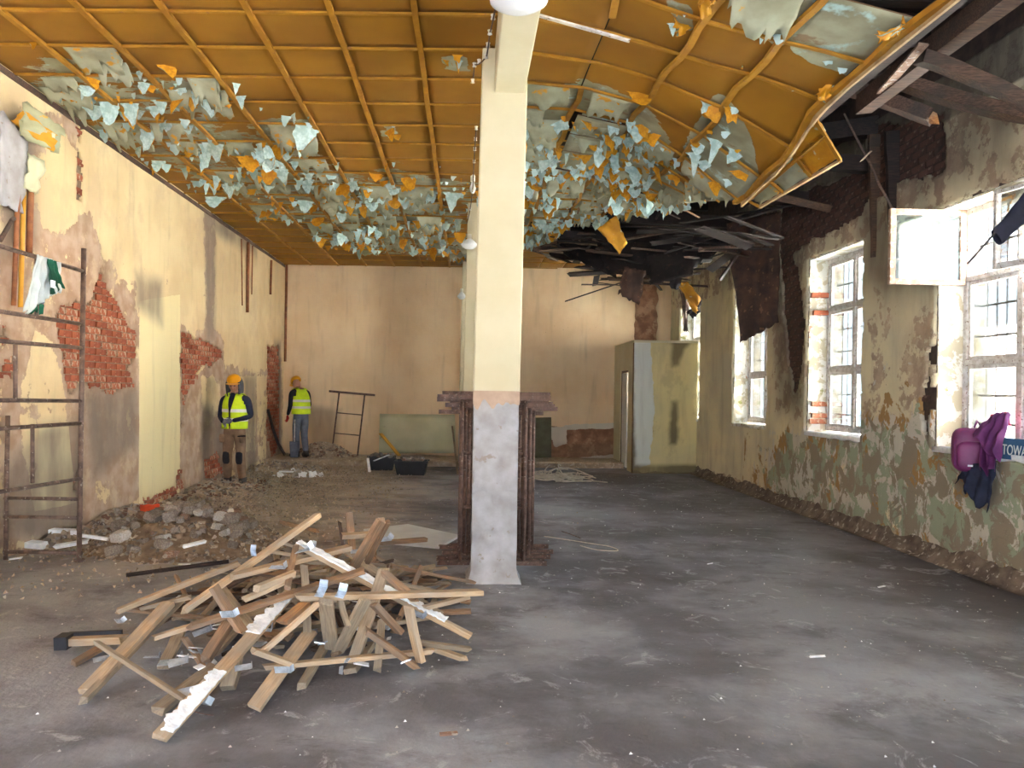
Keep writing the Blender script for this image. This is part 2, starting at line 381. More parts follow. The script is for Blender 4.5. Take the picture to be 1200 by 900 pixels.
def lay_bricks(P, rot, U, V, test, kinds, parent, face, limit=290):
    """bricks in running bond where test(u,v) > 0; the ones past the limit are joined"""
    cand = []; r = random.Random(3); row = 0; v = V[0]
    while v < V[1]:
        u = U[0]+(row % 2)*.13
        while u < U[1]: cand.append((u, v)); u += .262
        v += .077; row += 1
    cu = np.array(cand); t = test(cu[:, 0], cu[:, 1]); cu = cu[t > -.02]; d = cu[:, 0]
    order = np.argsort(d); ex = MB()
    for n, i in enumerate(order):
        u, v = cu[i]; k = (kinds(u, v), r.randrange(3)); pr = face+r.uniform(-.006, .006)
        p = P(np.array(u), np.array(v), np.array(pr-.03)).reshape(3)
        if n < limit:
            o = bpy.data.objects.new('brick', BR[k]); o.location = p; o.rotation_euler = (r.uniform(-.02, .02), 0, rot); link(o, parent)
        else:
            Mx = Matrix.Translation(Vector(p)) @ Matrix.Rotation(rot, 4, 'Z'); ex.box((-.12, -.03, -.032), (.12, .03, .032), M=Mx)
    if ex.v: tag(ex.build('distant_bricks', M['brick%d' % kinds(99, 0)], parent), kind='stuff')
LX, RX, BY = -4.2, 4.66, 17.5
CEIL = 4.42
# ============================================================ FLOOR
t = NT('dirty_concrete_floor')
n1 = t.noise(.55, 6, rough=.6); n2 = t.noise(1.9, 9, st=(.85, 1.1, 1), rough=.7, dist=.3, off=4); n3 = t.noise(30, 5, off=8)
col = t.mix(t.ramp(n1, .4, .62), srgb((100,98,103)), srgb((158,160,168)))
col = t.mix(t.math('MULTIPLY', t.ramp(n2, .5, .68), .6), col, srgb((84,78,80)))
sx = t.n('SeparateXYZ'); t.t.links.new(t.coord(), sx.inputs[0])
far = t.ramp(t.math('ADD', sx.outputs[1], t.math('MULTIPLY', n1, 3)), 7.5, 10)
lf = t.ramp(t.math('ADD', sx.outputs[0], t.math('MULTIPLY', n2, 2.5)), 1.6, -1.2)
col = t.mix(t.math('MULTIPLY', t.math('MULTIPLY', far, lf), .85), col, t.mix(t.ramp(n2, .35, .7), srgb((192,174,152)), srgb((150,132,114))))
rt = t.ramp(t.math('ADD', sx.outputs[0], n2), 1.3, 2.6)
col = t.mix(t.math('MULTIPLY', t.math('MULTIPLY', rt, t.ramp(sx.outputs[1], 3.5, 6.5)), .45), col, srgb((84,74,74)))
sc = t.ramp(t.noise(4, 9, st=(1, 1, 1), rough=.75, dist=1.2, off=15), .56, .66)
col = t.mix(t.math('MULTIPLY', sc, .55), col, srgb((190,192,196)))
col = t.mix(t.math('MULTIPLY', t.ramp(t.noise(7, 9, st=(.5, 1.5, 1), rough=.75, dist=.6, off=19), .58, .68), .35), col, srgb((62,56,56)))
sp = t.ramp(t.vor(11), .05, .02); col = t.mix(sp, col, srgb((214,214,212)))
t.bump(t.math('ADD', t.math('MULTIPLY', n2, .6), t.math('MULTIPLY', n3, .25)), .7, .03)
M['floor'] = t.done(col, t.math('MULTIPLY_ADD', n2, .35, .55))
def fz(x, y): return .0
b = MB(); b.sheet(lambda u, v: Vector((LX-.4+u*9.6, -3.2+v*21.2, -.0+.012*(noise.noise(Vector((u*9.6*1.3, v*21.2*1.3, 0)))))), 90, 180)
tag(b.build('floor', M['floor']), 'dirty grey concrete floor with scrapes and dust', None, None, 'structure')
# raised strip at the back
def ledge_y(x): return 15.92+.055*(x+4.2)*.8+.05*noise.noise(Vector((x*3, 0, 0)))
b = MB(); pts = [LX+.05+i*.1 for i in range(76)]
vs = []; fs = []
for i, x in enumerate(pts):
    y = ledge_y(x); h = .12+.015*noise.noise(Vector((x*2, 3, 0))); vs += [(x, y+.05, -.02), (x, y, h-.02), (x, y+.03, h), (x, BY+.1, h)]
for i in range(len(pts)-1):
    for k in range(3): fs.append((i*4+k, i*4+4+k, i*4+5+k, i*4+1+k))
b.add(vs, fs, 0)
tag(b.build('trim_1', M['dust']), 'low raised concrete step along the back wall', None, None, 'structure')
# ============================================================ LEFT WALL
PL = lambda u, v, d: np.stack([LX+d+0*u, u, v], -1)
def lp(pts): return [(p.y, p.z) for p in (WX(x, y, LX+.03) for x, y in pts)]
LB = [lp(p) for p in (
    [(62,372),(78,356),(100,350),(118,318),(128,335),(140,355),(148,370),(163,392),(163,420),(152,432),(158,452),(120,462),(98,448),(90,462),(80,460),(76,440),(66,410)],
    [(212,392),(238,394),(262,410),(262,424),(238,430),(224,450),(218,466),(212,462)],
    [(213,402),(220,402),(217,500),(212,500)],
    [(313,404),(327,404),(328,520),(318,540),(312,500)],
    [(168,584),(205,569),(212,576),(168,600)], [(240,540),(254,530),(262,552),(248,566),(238,560)], [(206,560),(214,545),(216,575),(206,576)],
    [(84,562),(90,552),(91,575),(84,580)],
    [(0,412),(20,420),(16,440),(0,445)], [(0,370),(10,380),(12,398),(0,400)],
    [(91,150),(97,150),(99,205),(95,235),(88,228)])]
def lhole(u, v):
    s = np.maximum.reduce([poly_sd(p, u, v) for p in LB]); return s+(fbm(u*5, v*5, 4, 2)-.5)*.22-.02
L_pink = [lp(p) for p in ([(95,250),(112,250),(120,300),(135,300),(140,320),(160,330),(165,370),(165,590),(98,612),(98,440)],
    [(210,385),(262,385),(262,440),(300,440),(330,420),(330,535),(255,560),(212,580)], [(0,230),(30,240),(60,230),(95,250),(98,620),(0,640)], [(30,120),(92,145),(92,200),(60,160),(40,200),(30,260)],
    [(240,245),(252,252),(250,400),(240,400)])]
L_keep = [lp(p) for p in ([(45,190),(72,150),(92,180),(92,260),(82,270),(50,270),(40,220)], [(40,385),(62,400),(78,470),(80,500),(70,560),(30,560),(20,470)], [(236,440),(250,440),(258,455),(256,490),(240,500),(236,470)],
    [(165,345),(212,340),(212,575),(165,590)], [(268,440),(300,440),(300,530),(268,530)], [(228,405),(240,405),(240,435),(228,440)], [(300,440),(314,440),(312,540),(302,540)], [(150,470),(160,490),(152,510),(145,490)], [(110,560),(130,560),(128,590),(112,590)])]
L_alt = [lp(p) for p in ([(163,352),(211,345),(211,577),(163,590)], [(34,560),(75,520),(80,500),(90,590),(40,600)], [(45,500),(80,500),(80,560),(45,570)])]
L_dark = [lp(p) for p in ([(240,245),(252,252),(252,400),(242,400)], [(0,120),(45,150),(45,290),(0,300)], [(98,455),(160,455),(160,520),(110,560)], [(160,320),(190,330),(190,380),(160,360)],  # first strip paints in the shade line of a pilaster step
    [(236,470),(262,490),(262,560),(236,570)], [(285,440),(300,440),(300,560),(290,560)], [(322,400),(329,400),(329,540),(322,540)], [(240,240),(300,280),(300,300),(240,268)], [(40,500),(98,490),(98,620),(0,640),(0,560)])]
def mx_(ps, u, v, soft): return sstep(-soft, soft, np.maximum.reduce([poly_sd(p, u, v) for p in ps]))
def lmask(u, v):
    w = (fbm(u*1.6, v*1.6, 4, 8)-.5)*.5
    r = 1-mx_(L_pink, u+w*.4, v+w, .12); r = np.maximum(r, mx_(L_keep, u, v, .06)*.95); r = np.minimum(r, 1-.75*sstep(.08, -.05, v-.0)); r = r-.32*sstep(2.6, .8, v+w)*(1-mx_(L_alt, u, v, .03)); r = np.where(r < .3, r+.12*sstep(.5, .7, fbm(u*1.8, v*1.8, 4, 33))+.12, r)
    r = np.clip(.27+.5*r, 0, .8)
    return r, mx_(L_dark, u+w*.3, v, .14)*.85, mx_(L_alt, u, v, .03)*.95
wl = MB(); 
wl.box((LX-.4, 2.2, -.1), (LX, BY+.4, 5.6)); wl.box((LX-.4, -3.2, -.1), (LX, 2.2, 1.0)); wl.box((LX-.4, -3.2, 3.5), (LX, 2.2, 5.6))
for ya, yb in ((-3.2, .9),): wl.box((LX-.4, ya, 1.0), (LX, yb, 3.5))  # gap beside this block is an unseen opening, added to light the right wall

wl = tag(wl.build('wall_left', M['mortar']), 'left wall of cream plaster with bare red brick patches', None, None, 'structure')
plaster_wall('plaster', PL, (4.6, BY), (-.02, 4.75), .03, lhole, lmask, .03, M['p_left'], wl, .008)
b = MB(); b.box((LX-.01, 4.2, 0), (LX+.03, 4.6, 4.6)); b.build('near_plaster', M['pinkplaster'], wl)
lay_bricks(PL, math.pi/2, (4.7, BY-.2), (.04, 4.5), lhole, lambda u, v: (1, 2, 1, 2, 1)[int((u*7+v*13)*3) % 5], wl, .024)
# slab where the cream panel stands proud (filled doorway) 
b = MB(); q = [WX(165,352,LX+.06), WX(211,346,LX+.06), WX(211,573,LX+.06), WX(165,583,LX+.06)]
# ============================================================ RIGHT WALL
WIN = [(-2.5, -.9), (.4, 1.9), (3.3, 4.75), (6.0, 7.62), (9.0, 10.5), (11.85, 13.4), (15.3, 16.8)]
SILL, HEAD, TH = 1.08, 3.46, .46
PR = lambda u, v, d: np.stack([RX-d+0*u, u, v], -1)
def rp(pts): return [(p.y, p.z) for p in (WX(x, y, RX-.03) for x, y in pts)]
wr = MB(); wr.box((RX, -3.2, -.1), (RX+TH, BY+.4, SILL)); wr.box((RX, -3.2, HEAD), (RX+TH, BY+.4, 5.6))
ed = [-3.2]+[e for w in WIN for e in w]+[BY+.4]
for i in range(0, len(ed), 2): wr.box((RX, ed[i], SILL), (RX+TH, ed[i+1], HEAD))
wr = tag(wr.build('wall_right', M['mortar_dark']), 'right window wall of flaking plaster with sooty brick above', None, None, 'structure')
RB = [rp(p) for p in ([(915,235),(985,205),(1015,190),(1015,150),(1108,128),(1105,198),(1062,215),(1016,236),(1010,252),(955,280),(932,300),(940,345),(943,400),(940,440),(930,470),(922,420),(918,360),(912,300)],
    [(1088,405),(1096,402),(1092,470),(1090,525),(1086,520),(1080,470)], [(850,262),(912,240),(912,262),(880,262)])]
def wsd(u, v):
    s = np.full(np.shape(u), -9.)
    for a, b_ in WIN: s = np.maximum(s, np.minimum(np.minimum(u-a, b_-u), np.minimum(v-SILL, HEAD-v)))
    return s
def rhole0(u, v): return np.maximum.reduce([poly_sd(p, u, v) for p in RB])+(fbm(u*4, v*4, 4, 6)-.5)*.2-.01
def rhole(u, v): return np.maximum(rhole0(u, v), wsd(u, v)+(fbm(u*7, v*7, 3, 1)-.45)*.06)
R_bare = [rp(p) for p in ([(905,240),(945,280),(945,500),(905,480),(900,300)], [(1062,360),(1090,350),(1090,520),(1050,480)], [(1120,560),(1200,590),(1200,660),(1120,610)], [(1020,330),(1040,340),(1040,500),(1015,500)], [(820,556),(1200,690),(1200,665),(820,545)])]
R_soot = [rp(p) for p in ([(820,250),(920,215),(1110,120),(1110,190),(1060,220),(1010,240),(950,280),(940,330),(900,310),(850,290),(822,290)], [(905,285),(942,300),(942,480),(912,480)], [(1010,235),(1120,235),(1120,345),(1035,345),(1012,330)], [(1060,150),(1200,110),(1200,205),(1060,245)])]
def rmask(u, v):
    w = (fbm(u*1.4, v*1.4, 4, 9)-.5)*.6
    r = 1-.5*mx_(R_bare, u+w*.5, v+w*.4, .15); r = np.where(v > 3.45, .55, r)
    low = sstep(1.5, .75, v+w*.8)*sstep(13.5, 10.5, u)
    r = r-.10*low-.6*sstep(.22, .02, v+w*.1)
    r = np.clip(.25+.5*r, 0, .8)
    return r, np.clip(mx_(R_soot, u+w*.4, v+w*.3, .25)*.75+.15*sstep(.5, .1, v)+.0, 0, 1)*(v < 4.3)+1.0*(v >= 4.3), np.clip(.25+low*.9+.35*sstep(11, 8, u)*sstep(2.6, 1.4, v+w), 0, 1)  # above ceiling level the dark of the unlit attic is painted into the mask
plaster_wall('plaster', PR, (4.6, BY), (-.02, 4.75), .03, rhole, rmask, .035, M['p_right'], wr, .014)
def rnear(u, v): return wsd(u, v)
plaster_wall('near_plaster', PR, (-3.1, 4.6), (-.02, 4.75), .1, rnear, rmask, .035, M['p_right'], wr, .014)
lay_bricks(PR, math.pi/2, (6.4, 14.5), (1.2, 4.7), lambda u, v: np.minimum(rhole0(u, v), -wsd(u, v)-.15), lambda u, v: 3, wr, .007)
# plastered reveals + windows
t = NT('flaking_reveal'); f = t.noise(6, 8, rough=.65, dist=.4); col = t.mix(t.ramp(f, .5, .53), srgb((226,224,216)), srgb((196,186,160)))
col = t.mix(t.ramp(t.noise(4, 8, off=8, rough=.65), .64, .67), col, srgb((172,124,98))); col = t.mix(t.ramp(t.noise(5, 8, off=18, rough=.6), .62, .66), col, srgb((150,150,90)))
t.bump(f, .6, .02); M['reveal'] = t.done(col, .9)
FX = RX+.24
def pane_grid(root, y0, y1, rows, cols, x, skip=()):
    t_ = .055
    for yy in [y0, y1]: bevel(MB().box((x, yy-(.0 if yy == y0 else t_), rows[0]), (x+.07, yy+(t_ if yy == y0 else 0), rows[-1])).build('window_frame', M['framew'], root))
    for i, z in enumerate(rows):
        h = .05 if 0 < i < len(rows)-1 else .06
        z0 = z if i == 0 else (z-h if i == len(rows)-1 else z-h/2)
        bevel(MB().box((x-.01, y0+t_, z0), (x+.07, y1-t_, z0+h)).build('transom' if 0 < i < len(rows)-1 else 'window_frame', M['framew'], root))
    cw = (y1-y0)/cols
    for c in range(1, cols): bevel(MB().box((x-.005, y0+c*cw-.03, rows[0]+.06), (x+.065, y0+c*cw+.03, rows[-1]-.06)).build('mullion', M['framew'], root))
    for r_ in range(len(rows)-1):
        for c in range(cols):
            if (r_, c) in skip: continue
            a, b_ = y0+c*cw+(.055 if c == 0 else .03), y0+(c+1)*cw-(.055 if c == cols-1 else .03); z0, z1 = rows[r_]+(.06 if r_ == 0 else .025), rows[r_+1]-(.06 if r_ == len(rows)-2 else .025)
            s = MB()
            for A, B in (((x+.015, a, z0), (x+.045, a+.035, z1)), ((x+.015, b_-.035, z0), (x+.045, b_, z1)), ((x+.015, a+.035, z0), (x+.045, b_-.035, z0+.035)), ((x+.015, a+.035, z1-.035), (x+.045, b_-.035, z1))): s.box(A, B)
            so = s.build('sash', M['framew'], root)
            g_ = MB().box((x+.028, a+.03, z0+.03), (x+.032, b_-.03, z1-.03)).build('pane', M['glass'], so)
for i, (a, b_) in enumerate(WIN):
    root = empty('window_%d' % (i+1), (0, 0, 0), kind='structure', label='tall worn white window with iron grille in the right wall')
    rv = MB(); r = .02; e = RX+TH
    rv.box((RX-.0, a, SILL-.0), (e, a+r, HEAD)); rv.box((RX, b_-r, SILL), (e, b_, HEAD)); rv.box((RX, a+r, HEAD-r), (e, b_-r, HEAD))
    rv.build('window_reveal', M['reveal'], root)
    sl = MB(); sl.sheet(lambda u, v: Vector((RX-.05+u*(TH+.05), a+r+v*(b_-a-2*r), SILL+.03+.02*noise.noise(Vector((u*4, v*9+i, 0))))), 6, 24, thick=.05); sl.build('window_sill', M['white'] if i in (3, 4) else M['reveal'], root)
    rows = [SILL+.05, 1.94, 2.76, HEAD-.02]
    pane_grid(root, a+r, b_-r, rows, 2, FX, skip=(((2, 1), (2, 0)) if i == 3 else ()))
    gb = MB().tube([(0, 0, SILL), (0, 0, HEAD)], .008, 5).mesh('grille_bar', M['grille'])
    n = int((b_-a)/.13)
    for k in range(1, n):
        o = bpy.data.objects.new('grille_bar', gb); o.location = (RX+.40, a+k*(b_-a)/n, 0); link(o, root)
    for z in (1.35, 1.62, 2.2, 2.5, 3.1): MB().bar((RX+.4, a, z), (RX+.4, b_, z), .012, .02).build('grille_rail', M['grille'], root)
    if i == 3: W1 = root
# exposed brick in the far reveal of the middle window
for k in (0, 1, 3):
    o = bpy.data.objects.new('brick', BR[(2, k % 3)]); o.location = (RX+.13+.03*(k % 2), 10.5-.035, 1.25+k*.079); link(o, wr)
for k in (1, 4):
    o = bpy.data.objects.new('brick', BR[(1, k % 3)]); o.location = (RX+.13+.03*(k % 2), 10.5-.035, 2.65+k*.079); link(o, wr)
def sash(y_h, w, z0, z1, ang, mt, gm, name, lab):
    """casement hinged at (FX, y_h), opening into the room; ang measured from the wall plane"""
    o = empty(name, (FX-.02, y_h, 0), 0, label=None); o.parent = W1
    if lab: o['label'] = lab
    dx, dy = -math.sin(ang), (-math.cos(ang)); D = Vector((dx, dy, 0)); 
    f = .055
    P0 = lambda s_, z: D*s_+Vector((0, 0, z))
    for (s0, za, s1, zb) in ((f/2, z0, f/2, z1), (w-f/2, z0, w-f/2, z1)): bevel(MB().bar(P0(s0, za), P0(s1, zb), f, .045, roll=-math.atan2(D.y, D.x)+math.pi/2 if 0 else 0).build('sash_stile', mt, o))
    for z in (z0+f/2, z1-f/2): bevel(MB().bar(P0(f, z), P0(w-f, z), .045, f).build('sash_rail', mt, o))
    n = Vector((-D.y, D.x, 0))*.003
    a_, b2, c_, d_ = P0(f, z0+f), P0(w-f, z0+f), P0(w-f, z1-f), P0(f, z1-f)
    MB().add([a_-n, b2-n, c_-n, d_-n, a_+n, b2+n, c_+n, d_+n], [(0,1,2,3),(7,6,5,4),(0,4,5,1),(1,5,6,2),(2,6,7,3),(3,7,4,0)]).build('pane', gm, o)
    return o
sash(7.56, .76, 2.70, 3.44, RAD(88), M['framewood'], M['dustglass'], 'open_sash', 'bare wood casement swung wide open into the room')
sash(6.06, -.76, 2.74, 3.46, RAD(-14), M['framew'], M['glass'], 'ajar_sash', 'white casement standing ajar')
# baseboard rubble strip on right
b = MB(); 
def bb(u, v):
    y = 4+u*11.4; n_ = noise.noise(Vector((y*2.5, v*2, 0)))+.6*noise.noise(Vector((y*9, v*5, 3)))
    return Vector((RX-.03-(1-v)*(.16+.05*n_), y, .01+v*v*.16*(1+.35*n_)+.02*n_))
b.sheet(bb, 330, 5); tag(b.build('baseboard_right', mat('crumbled_plinth', (134,118,104), (92,78,68), 7, .95, bump=.9, spot=(176,166,152), spotamt=.58)), 'crumbled dark plinth along the right wall', None, None, 'structure')
# ============================================================ BACK WALL, BOOTH, REAR WALL, ROOF
PB = lambda u, v, d: np.stack([u, BY-d+0*u, v], -1)
def bp(pts): return [(p.x, p.z) for p in (W(x, y, BY-.02) for x, y in pts)]
B_bare = [bp(p) for p in ([(645,498),(720,500),(720,552),(610,552),(640,520)], [(545,440),(556,440),(556,540),(545,540)])]
B_stain = [bp(p) for p in ([(760,330),(770,330),(770,400),(755,400)], [(640,520),(720,520),(720,545),(640,545)], [(360,475),(400,480),(395,520),(365,520)])]
B_alt = [bp(p) for p in ([(640,500),(665,500),(665,520),(650,525)], [(650,538),(720,532),(720,540),(650,545)], [(660,497),(720,495),(720,503),(660,504)])]
wb = MB().box((LX-.4, BY, -.1), (RX+TH, BY+.4, 5.6)); wb = tag(wb.build('wall_back', M['mortar']), 'plain peach back wall with bare plaster strip low down', None, None, 'structure')
plaster_wall('plaster', PB, (LX, RX), (-.02, 4.8), .05, lambda u, v: np.full(np.shape(u), -1.), lambda u, v: (1-.9*mx_(B_bare, u+(fbm(u*2, v*2)-.5)*.3, v+(fbm(u*2, v*2, 3, 4)-.5)*.3, .08), mx_(B_stain, u, v, .1)*.6, .8*mx_(B_alt, u, v, .05)), .02, M['p_back'], wb)
MB().tube([(LX+.07, BY-.08, 2.2), (LX+.07, BY-.08, 4.4)], .03, 8).build('corner_pipe', M['pipe'], wb)
b = MB(); b.sheet(lambda u, v: Vector((3.8+.08*noise.noise(Vector((v*9, u*3, 1)))+u*.5, BY-.04, 2.6+v*1.9)), 4, 20, thick=.01); b.build('bare_strip', M['p_back'], wb)
bx = empty('booth', (3.35, 15.4, 0), label='cream plastered corner booth with a narrow doorway at the right rear', cat='booth')
X0, X1, Y0, Y1, BZ = 3.35, RX-.03, 15.42, BY-.03, 2.62
PF = lambda u, v, d: np.stack([u-X0, Y0-d-15.4+0*u, v], -1)
B2st = [[(p.x, p.z) for p in (W(x, y, Y0) for x, y in q_)] for q_ in ([(786,398),(810,398),(800,410),(797,428),(788,430)], [(786,470),(794,470),(792,520),(784,520)], [(740,545),(820,545),(820,556),(740,556)], [(740,380),(745,560),(738,560)])]
alt2 = [[(p.x, p.z) for p in (W(x, y, Y0) for x, y in q_)] for q_ in ([(740,398),(762,398),(768,480),(762,545),(740,550)],)]
MB().box((0, .02, -.02), (X1-X0, .14, BZ)).build('front_wall', M['mortar'], bx)
plaster_wall('front_plaster', PF, (X0, X1), (0, BZ), .03, lambda u, v: np.full(np.shape(u), -1.), lambda u, v: (1-.8*sstep(.12, .0, v+fbm(u*5, v*5)*.1-.03), mx_(B2st, u+(fbm(u*4, v*4)-.5)*.1, v, .06), mx_(alt2, u, v, .12)*.9), .01, M['p_box'], bx)
s = MB(); s.box((0, .14, 0), (.12, .55, BZ)); s.box((0, 1.35, 0), (.12, Y1-Y0, BZ)); s.box((0, .55, 2.08), (.12, 1.35, BZ)); s.build('side_wall', M['cream'], bx)
s = MB(); s.box((0, .02, BZ), (X1-X0, Y1-Y0, BZ+.05)); s.build('roof_slab', M['cream'], bx)
MB().bar((.06, 1.3, 0), (.35, .65, 0), .04, .001).build('threshold', M['w_dark'], bx)
MB().box((.02, .55, 0.02), (.07, .6, 2.08)).box((.02, 1.3, .02), (.07, 1.35, 2.08)).box((.02, .55, 2.04), (.07, 1.35, 2.08)).build('door_frame', M['w_dark'], bx)
MB().box((.03, .82, .03), (.065, 1.3, 2.03)).build('door_leaf', M['whiteboard'], bx)
# unseen rear wall; its opening is added and sized to light the room
rw = MB(); Yr = -3.2
for A, B in (((LX, 0), (-2.0, 4.6)), ((-2.0, 2.7), (2.0, 4.6)), ((2.0, 0), (RX, 4.6))): rw.box((A[0], Yr-.4, A[1]), (B[0], Yr, B[1]))
tag(rw.build('wall_rear', M['pinkplaster']), 'unseen rear wall behind the viewer with an opening added for light', None, None, 'structure')
rf = MB().box((LX-.4, -3.6, 5.5), (RX+TH, BY+.4, 5.6)); rf = tag(rf.build('roof', M['roofdeck']), 'soot-black roof boarding above the torn ceiling', None, None, 'structure')
for k in range(24): MB().box((2.3, -1+k*.8, 5.2), (RX+.1, -.88+k*.8, 5.5)).build('rafter', M['w_char'], rf)
# ============================================================ COLUMNS, BEAM, LAMPS
def column(x, y, w, top, lab, cracked):
    root = empty('column', (x, y, 0), label=lab, cat='column', group='square columns down the middle')
    zb = 1.58; h = w/2
    sh = MB(); lean = .03
    ring = lambda z, r_, dx=0: [Vector((sx*r_+dx, sy*r_, z)) for sx, sy in ((-1,-1),(1,-1),(1,1),(-1,1))]
    sh.add(ring(zb, h)+ring(top, h*.98, lean), [(0,1,5,4),(1,2,6,5),(2,3,7,6),(3,0,4,7),(4,5,6,7),(3,2,1,0)]); bevel(sh.build('painted_shaft', M['cream'] if cracked else M['cream'], root), .012, 2)
    lo = MB()
    def side(k):
        A, B = ring(0, 1)[k], ring(0, 1)[(k+1) % 4]
        def P(u, v):
            z = v*zb; fl = 1+.25*max(0, 1-z/.14)**2 if cracked else 1
            p = A.lerp(B, u); e = min(u, 1-u); q_ = Vector((p.x*(h-.006)*fl, p.y*(h-.006)*fl, z))
            n_ = noise.noise(Vector((q_.x*9+x, q_.y*9, z*4)))*.008+noise.noise(Vector((q_.x*30, q_.y*30, z*14)))*.004
            cr = abs(z-(.62+.25*abs(q_.x*3+.3*math.sin(q_.x*20))))
            if cracked and cr < .025: n_ -= .012
            if cracked and .22 < z < .42 and u < .6 and k == 0 and noise.noise(Vector((u*5, z*8, 2))) > -.1: n_ -= .014
            nn = (A+B)/2; return q_+Vector((nn.x, nn.y, 0)).normalized()*n_
        return P
    for k in range(4): lo.sheet(side(k), 16, 64)
    bm = bmesh.new(); me = lo.mesh('bare_base', M['concrete']); bm.from_mesh(me); bmesh.ops.remove_doubles(bm, verts=bm.verts, dist=.0015); bm.to_mesh(me); bm.free(); link(bpy.data.objects.new('bare_base', me), root)
    cg = MB(); cg.sheet(lambda u, v: Vector((-h+u*2*h, -h-.006-.008*noise.noise(Vector((u*12, v*3, 0))), zb-.11*v*(1+.9*noise.noise(Vector((u*6, 1, 0))))+.01)), 20, 4); cg.build('ragged_paint_edge', M['pinkplaster'], root)
    return root
column(.245, 6.52, .385, 4.42, 'nearest square column, cream above and bare cracked plaster below', True)
column(.14, 11.7, .40, 4.42, 'middle square column half hidden behind the nearest one', False)
column(.02, 16.3, .36, 4.42, 'farthest square column near the back wall, mostly hidden', False)
b = MB(); b.box((.19, -3.0, 4.05), (.44, 6.6, 4.5)); 
bevel(tag(b.build('ceiling_beam', M['cream'], None, (.3, 0, 4.05)), 'cream boxed beam running overhead to the nearest column', 'beam'), .01, 2)
# ring of cord with porcelain insulators
def cord(name, pts, lab, knobs, km=.018):
    r_ = empty(name, pts[0], label=lab, cat='cable')
    o = Vector(pts[0]); P = [Vector(p)-o for p in pts]
    fine = []
    for a_, c_ in zip(P, P[1:]):
        for k in range(6): fine.append(a_.lerp(c_, k/6)+Vector((0, 0, -.02*math.sin(math.pi*k/6))))
    fine.append(P[-1]); MB().tube(fine, .006, 6).build('cord', M['w_rot'], r_)
    km_ = MB().lathe([(.001, -.02), (km, -.015), (km*.6, 0), (km, .015), (.001, .02)], (0, 0, 0), 10).mesh('insulator', M['porcelain'])
    for k in knobs:
        i = int(k); q_ = P[min(i, len(P)-1)].lerp(P[min(i+1, len(P)-1)], k-i); o2 = bpy.data.objects.new('insulator', km_); o2.location = q_; link(o2, r_)
    return r_
cord('insulated_cord', [W(582,0,5.0), W(574,38,5.5), W(570,66,6.1), W(556,76,6.3), W(554,95,6.32)], 'twisted cord with porcelain knobs beside the overhead beam', [.1, .5, 1, 1.5, 2, 2.6, 3, 4])
cord('insulated_cord', [W(558,150,7.5), W(556,180,8.5), W(554,222,9.6), W(551,245,10.6), W(547,262,11.4)], 'knobbed cord hanging along the ceiling left of the column', [0, .4, .8, 1.2, 1.6, 2, 3, 3.5])
def dome(p, r_, lab, name='ceiling_lamp'):
    e = empty(name, p, label=lab, cat='lamp')
    MB().lathe([(r_*.25, .1), (r_*.4, .09), (r_, .02), (r_*.98, 0), (r_*.8, -.02), (r_*.5, -.045), (.001, -.055)], (0, 0, 0), 28).build('lamp_shade', M['lampglass'], e)
    MB().lathe([(.03, .1), (.03, .17), (.001, .17)], (0, 0, 0), 12).build('lamp_holder', M['porcelain'], e)
    return e
dome(W(608,-2,4.83)+Vector((0, 0, -.02)), .185, 'round opal lamp at the top edge on the overhead beam')
dome(W(550,288,11.2), .12, 'small enamel lamp hanging left of the column')
dome(W(541,348,15.8), .09, 'smaller, lower lamp shade beside the farthest column')
dome(W(554,222,9.7), .04, 'tiny white pendant bulb on the knobbed cord')
# ============================================================ CEILING
XS = [-4.2, -3.56, -2.94, -2.31, -1.68, -1.06, -.43, .25, 1.0, 1.57, 2.1, 2.66]
YS = [4.6+.6*k for k in range(22)]; YS[-1] = 17.3
HX = [-4.3, .3, 1.0, 1.57, 2.1, 2.66, 3.4]
HY = [4.0, 5.4, 6.0, 6.55, 7.6, 8.6, 10., 11.5, 17.5]
HZ = np.array([[4.42, 4.44, 4.30, 4.11, 4.0, 3.86, 4.0], [4.42, 4.44, 4.32, 4.12, 4.0, 3.86, 4.0], [4.42, 4.44, 4.34, 4.18, 4.03, 3.82, 3.95], [4.42, 4.44, 4.37, 4.21, 3.97, 3.62, 3.75],
    [4.42, 4.43, 4.40, 4.28, 3.96, 3.52, 3.68], [4.42, 4.42, 4.42, 4.34, 4.05, 3.75, 3.8], [4.42, 4.42, 4.42, 4.42, 4.22, 4.05, 4.0], [4.42, 4.42, 4.42, 4.42, 4.4, 4.3, 4.2], [4.40, 4.40, 4.40, 4.40, 4.4, 4.4, 4.4]])
def H(x, y):
    i = min(max(np.searchsorted(HX, x)-1, 0), len(HX)-2); j = min(max(np.searchsorted(HY, y)-1, 0), len(HY)-2)
    a = min(max((x-HX[i])/(HX[i+1]-HX[i]), 0), 1); c = min(max((y-HY[j])/(HY[j+1]-HY[j]), 0), 1)
    return float((HZ[j, i]*(1-a)+HZ[j, i+1]*a)*(1-c)+(HZ[j+1, i]*(1-a)+HZ[j+1, i+1]*a)*c)
def cp(pts, z): return [(p.x, p.y) for p in (G(x, y, z) for x, y in pts)]
P_L = cp([(0,80),(40,50),(70,58),(130,62),(185,85),(250,88),(290,140),(370,136),(400,195),(480,195),(556,212),(556,303),(480,300),(400,292),(330,262),(280,238),(210,208),(150,172),(60,150),(0,112)], 4.42)
P_R = cp([(606,150),(690,102),(750,108),(800,150),(840,205),(868,235),(790,240),(735,280),(640,290),(606,295)], 4.3)
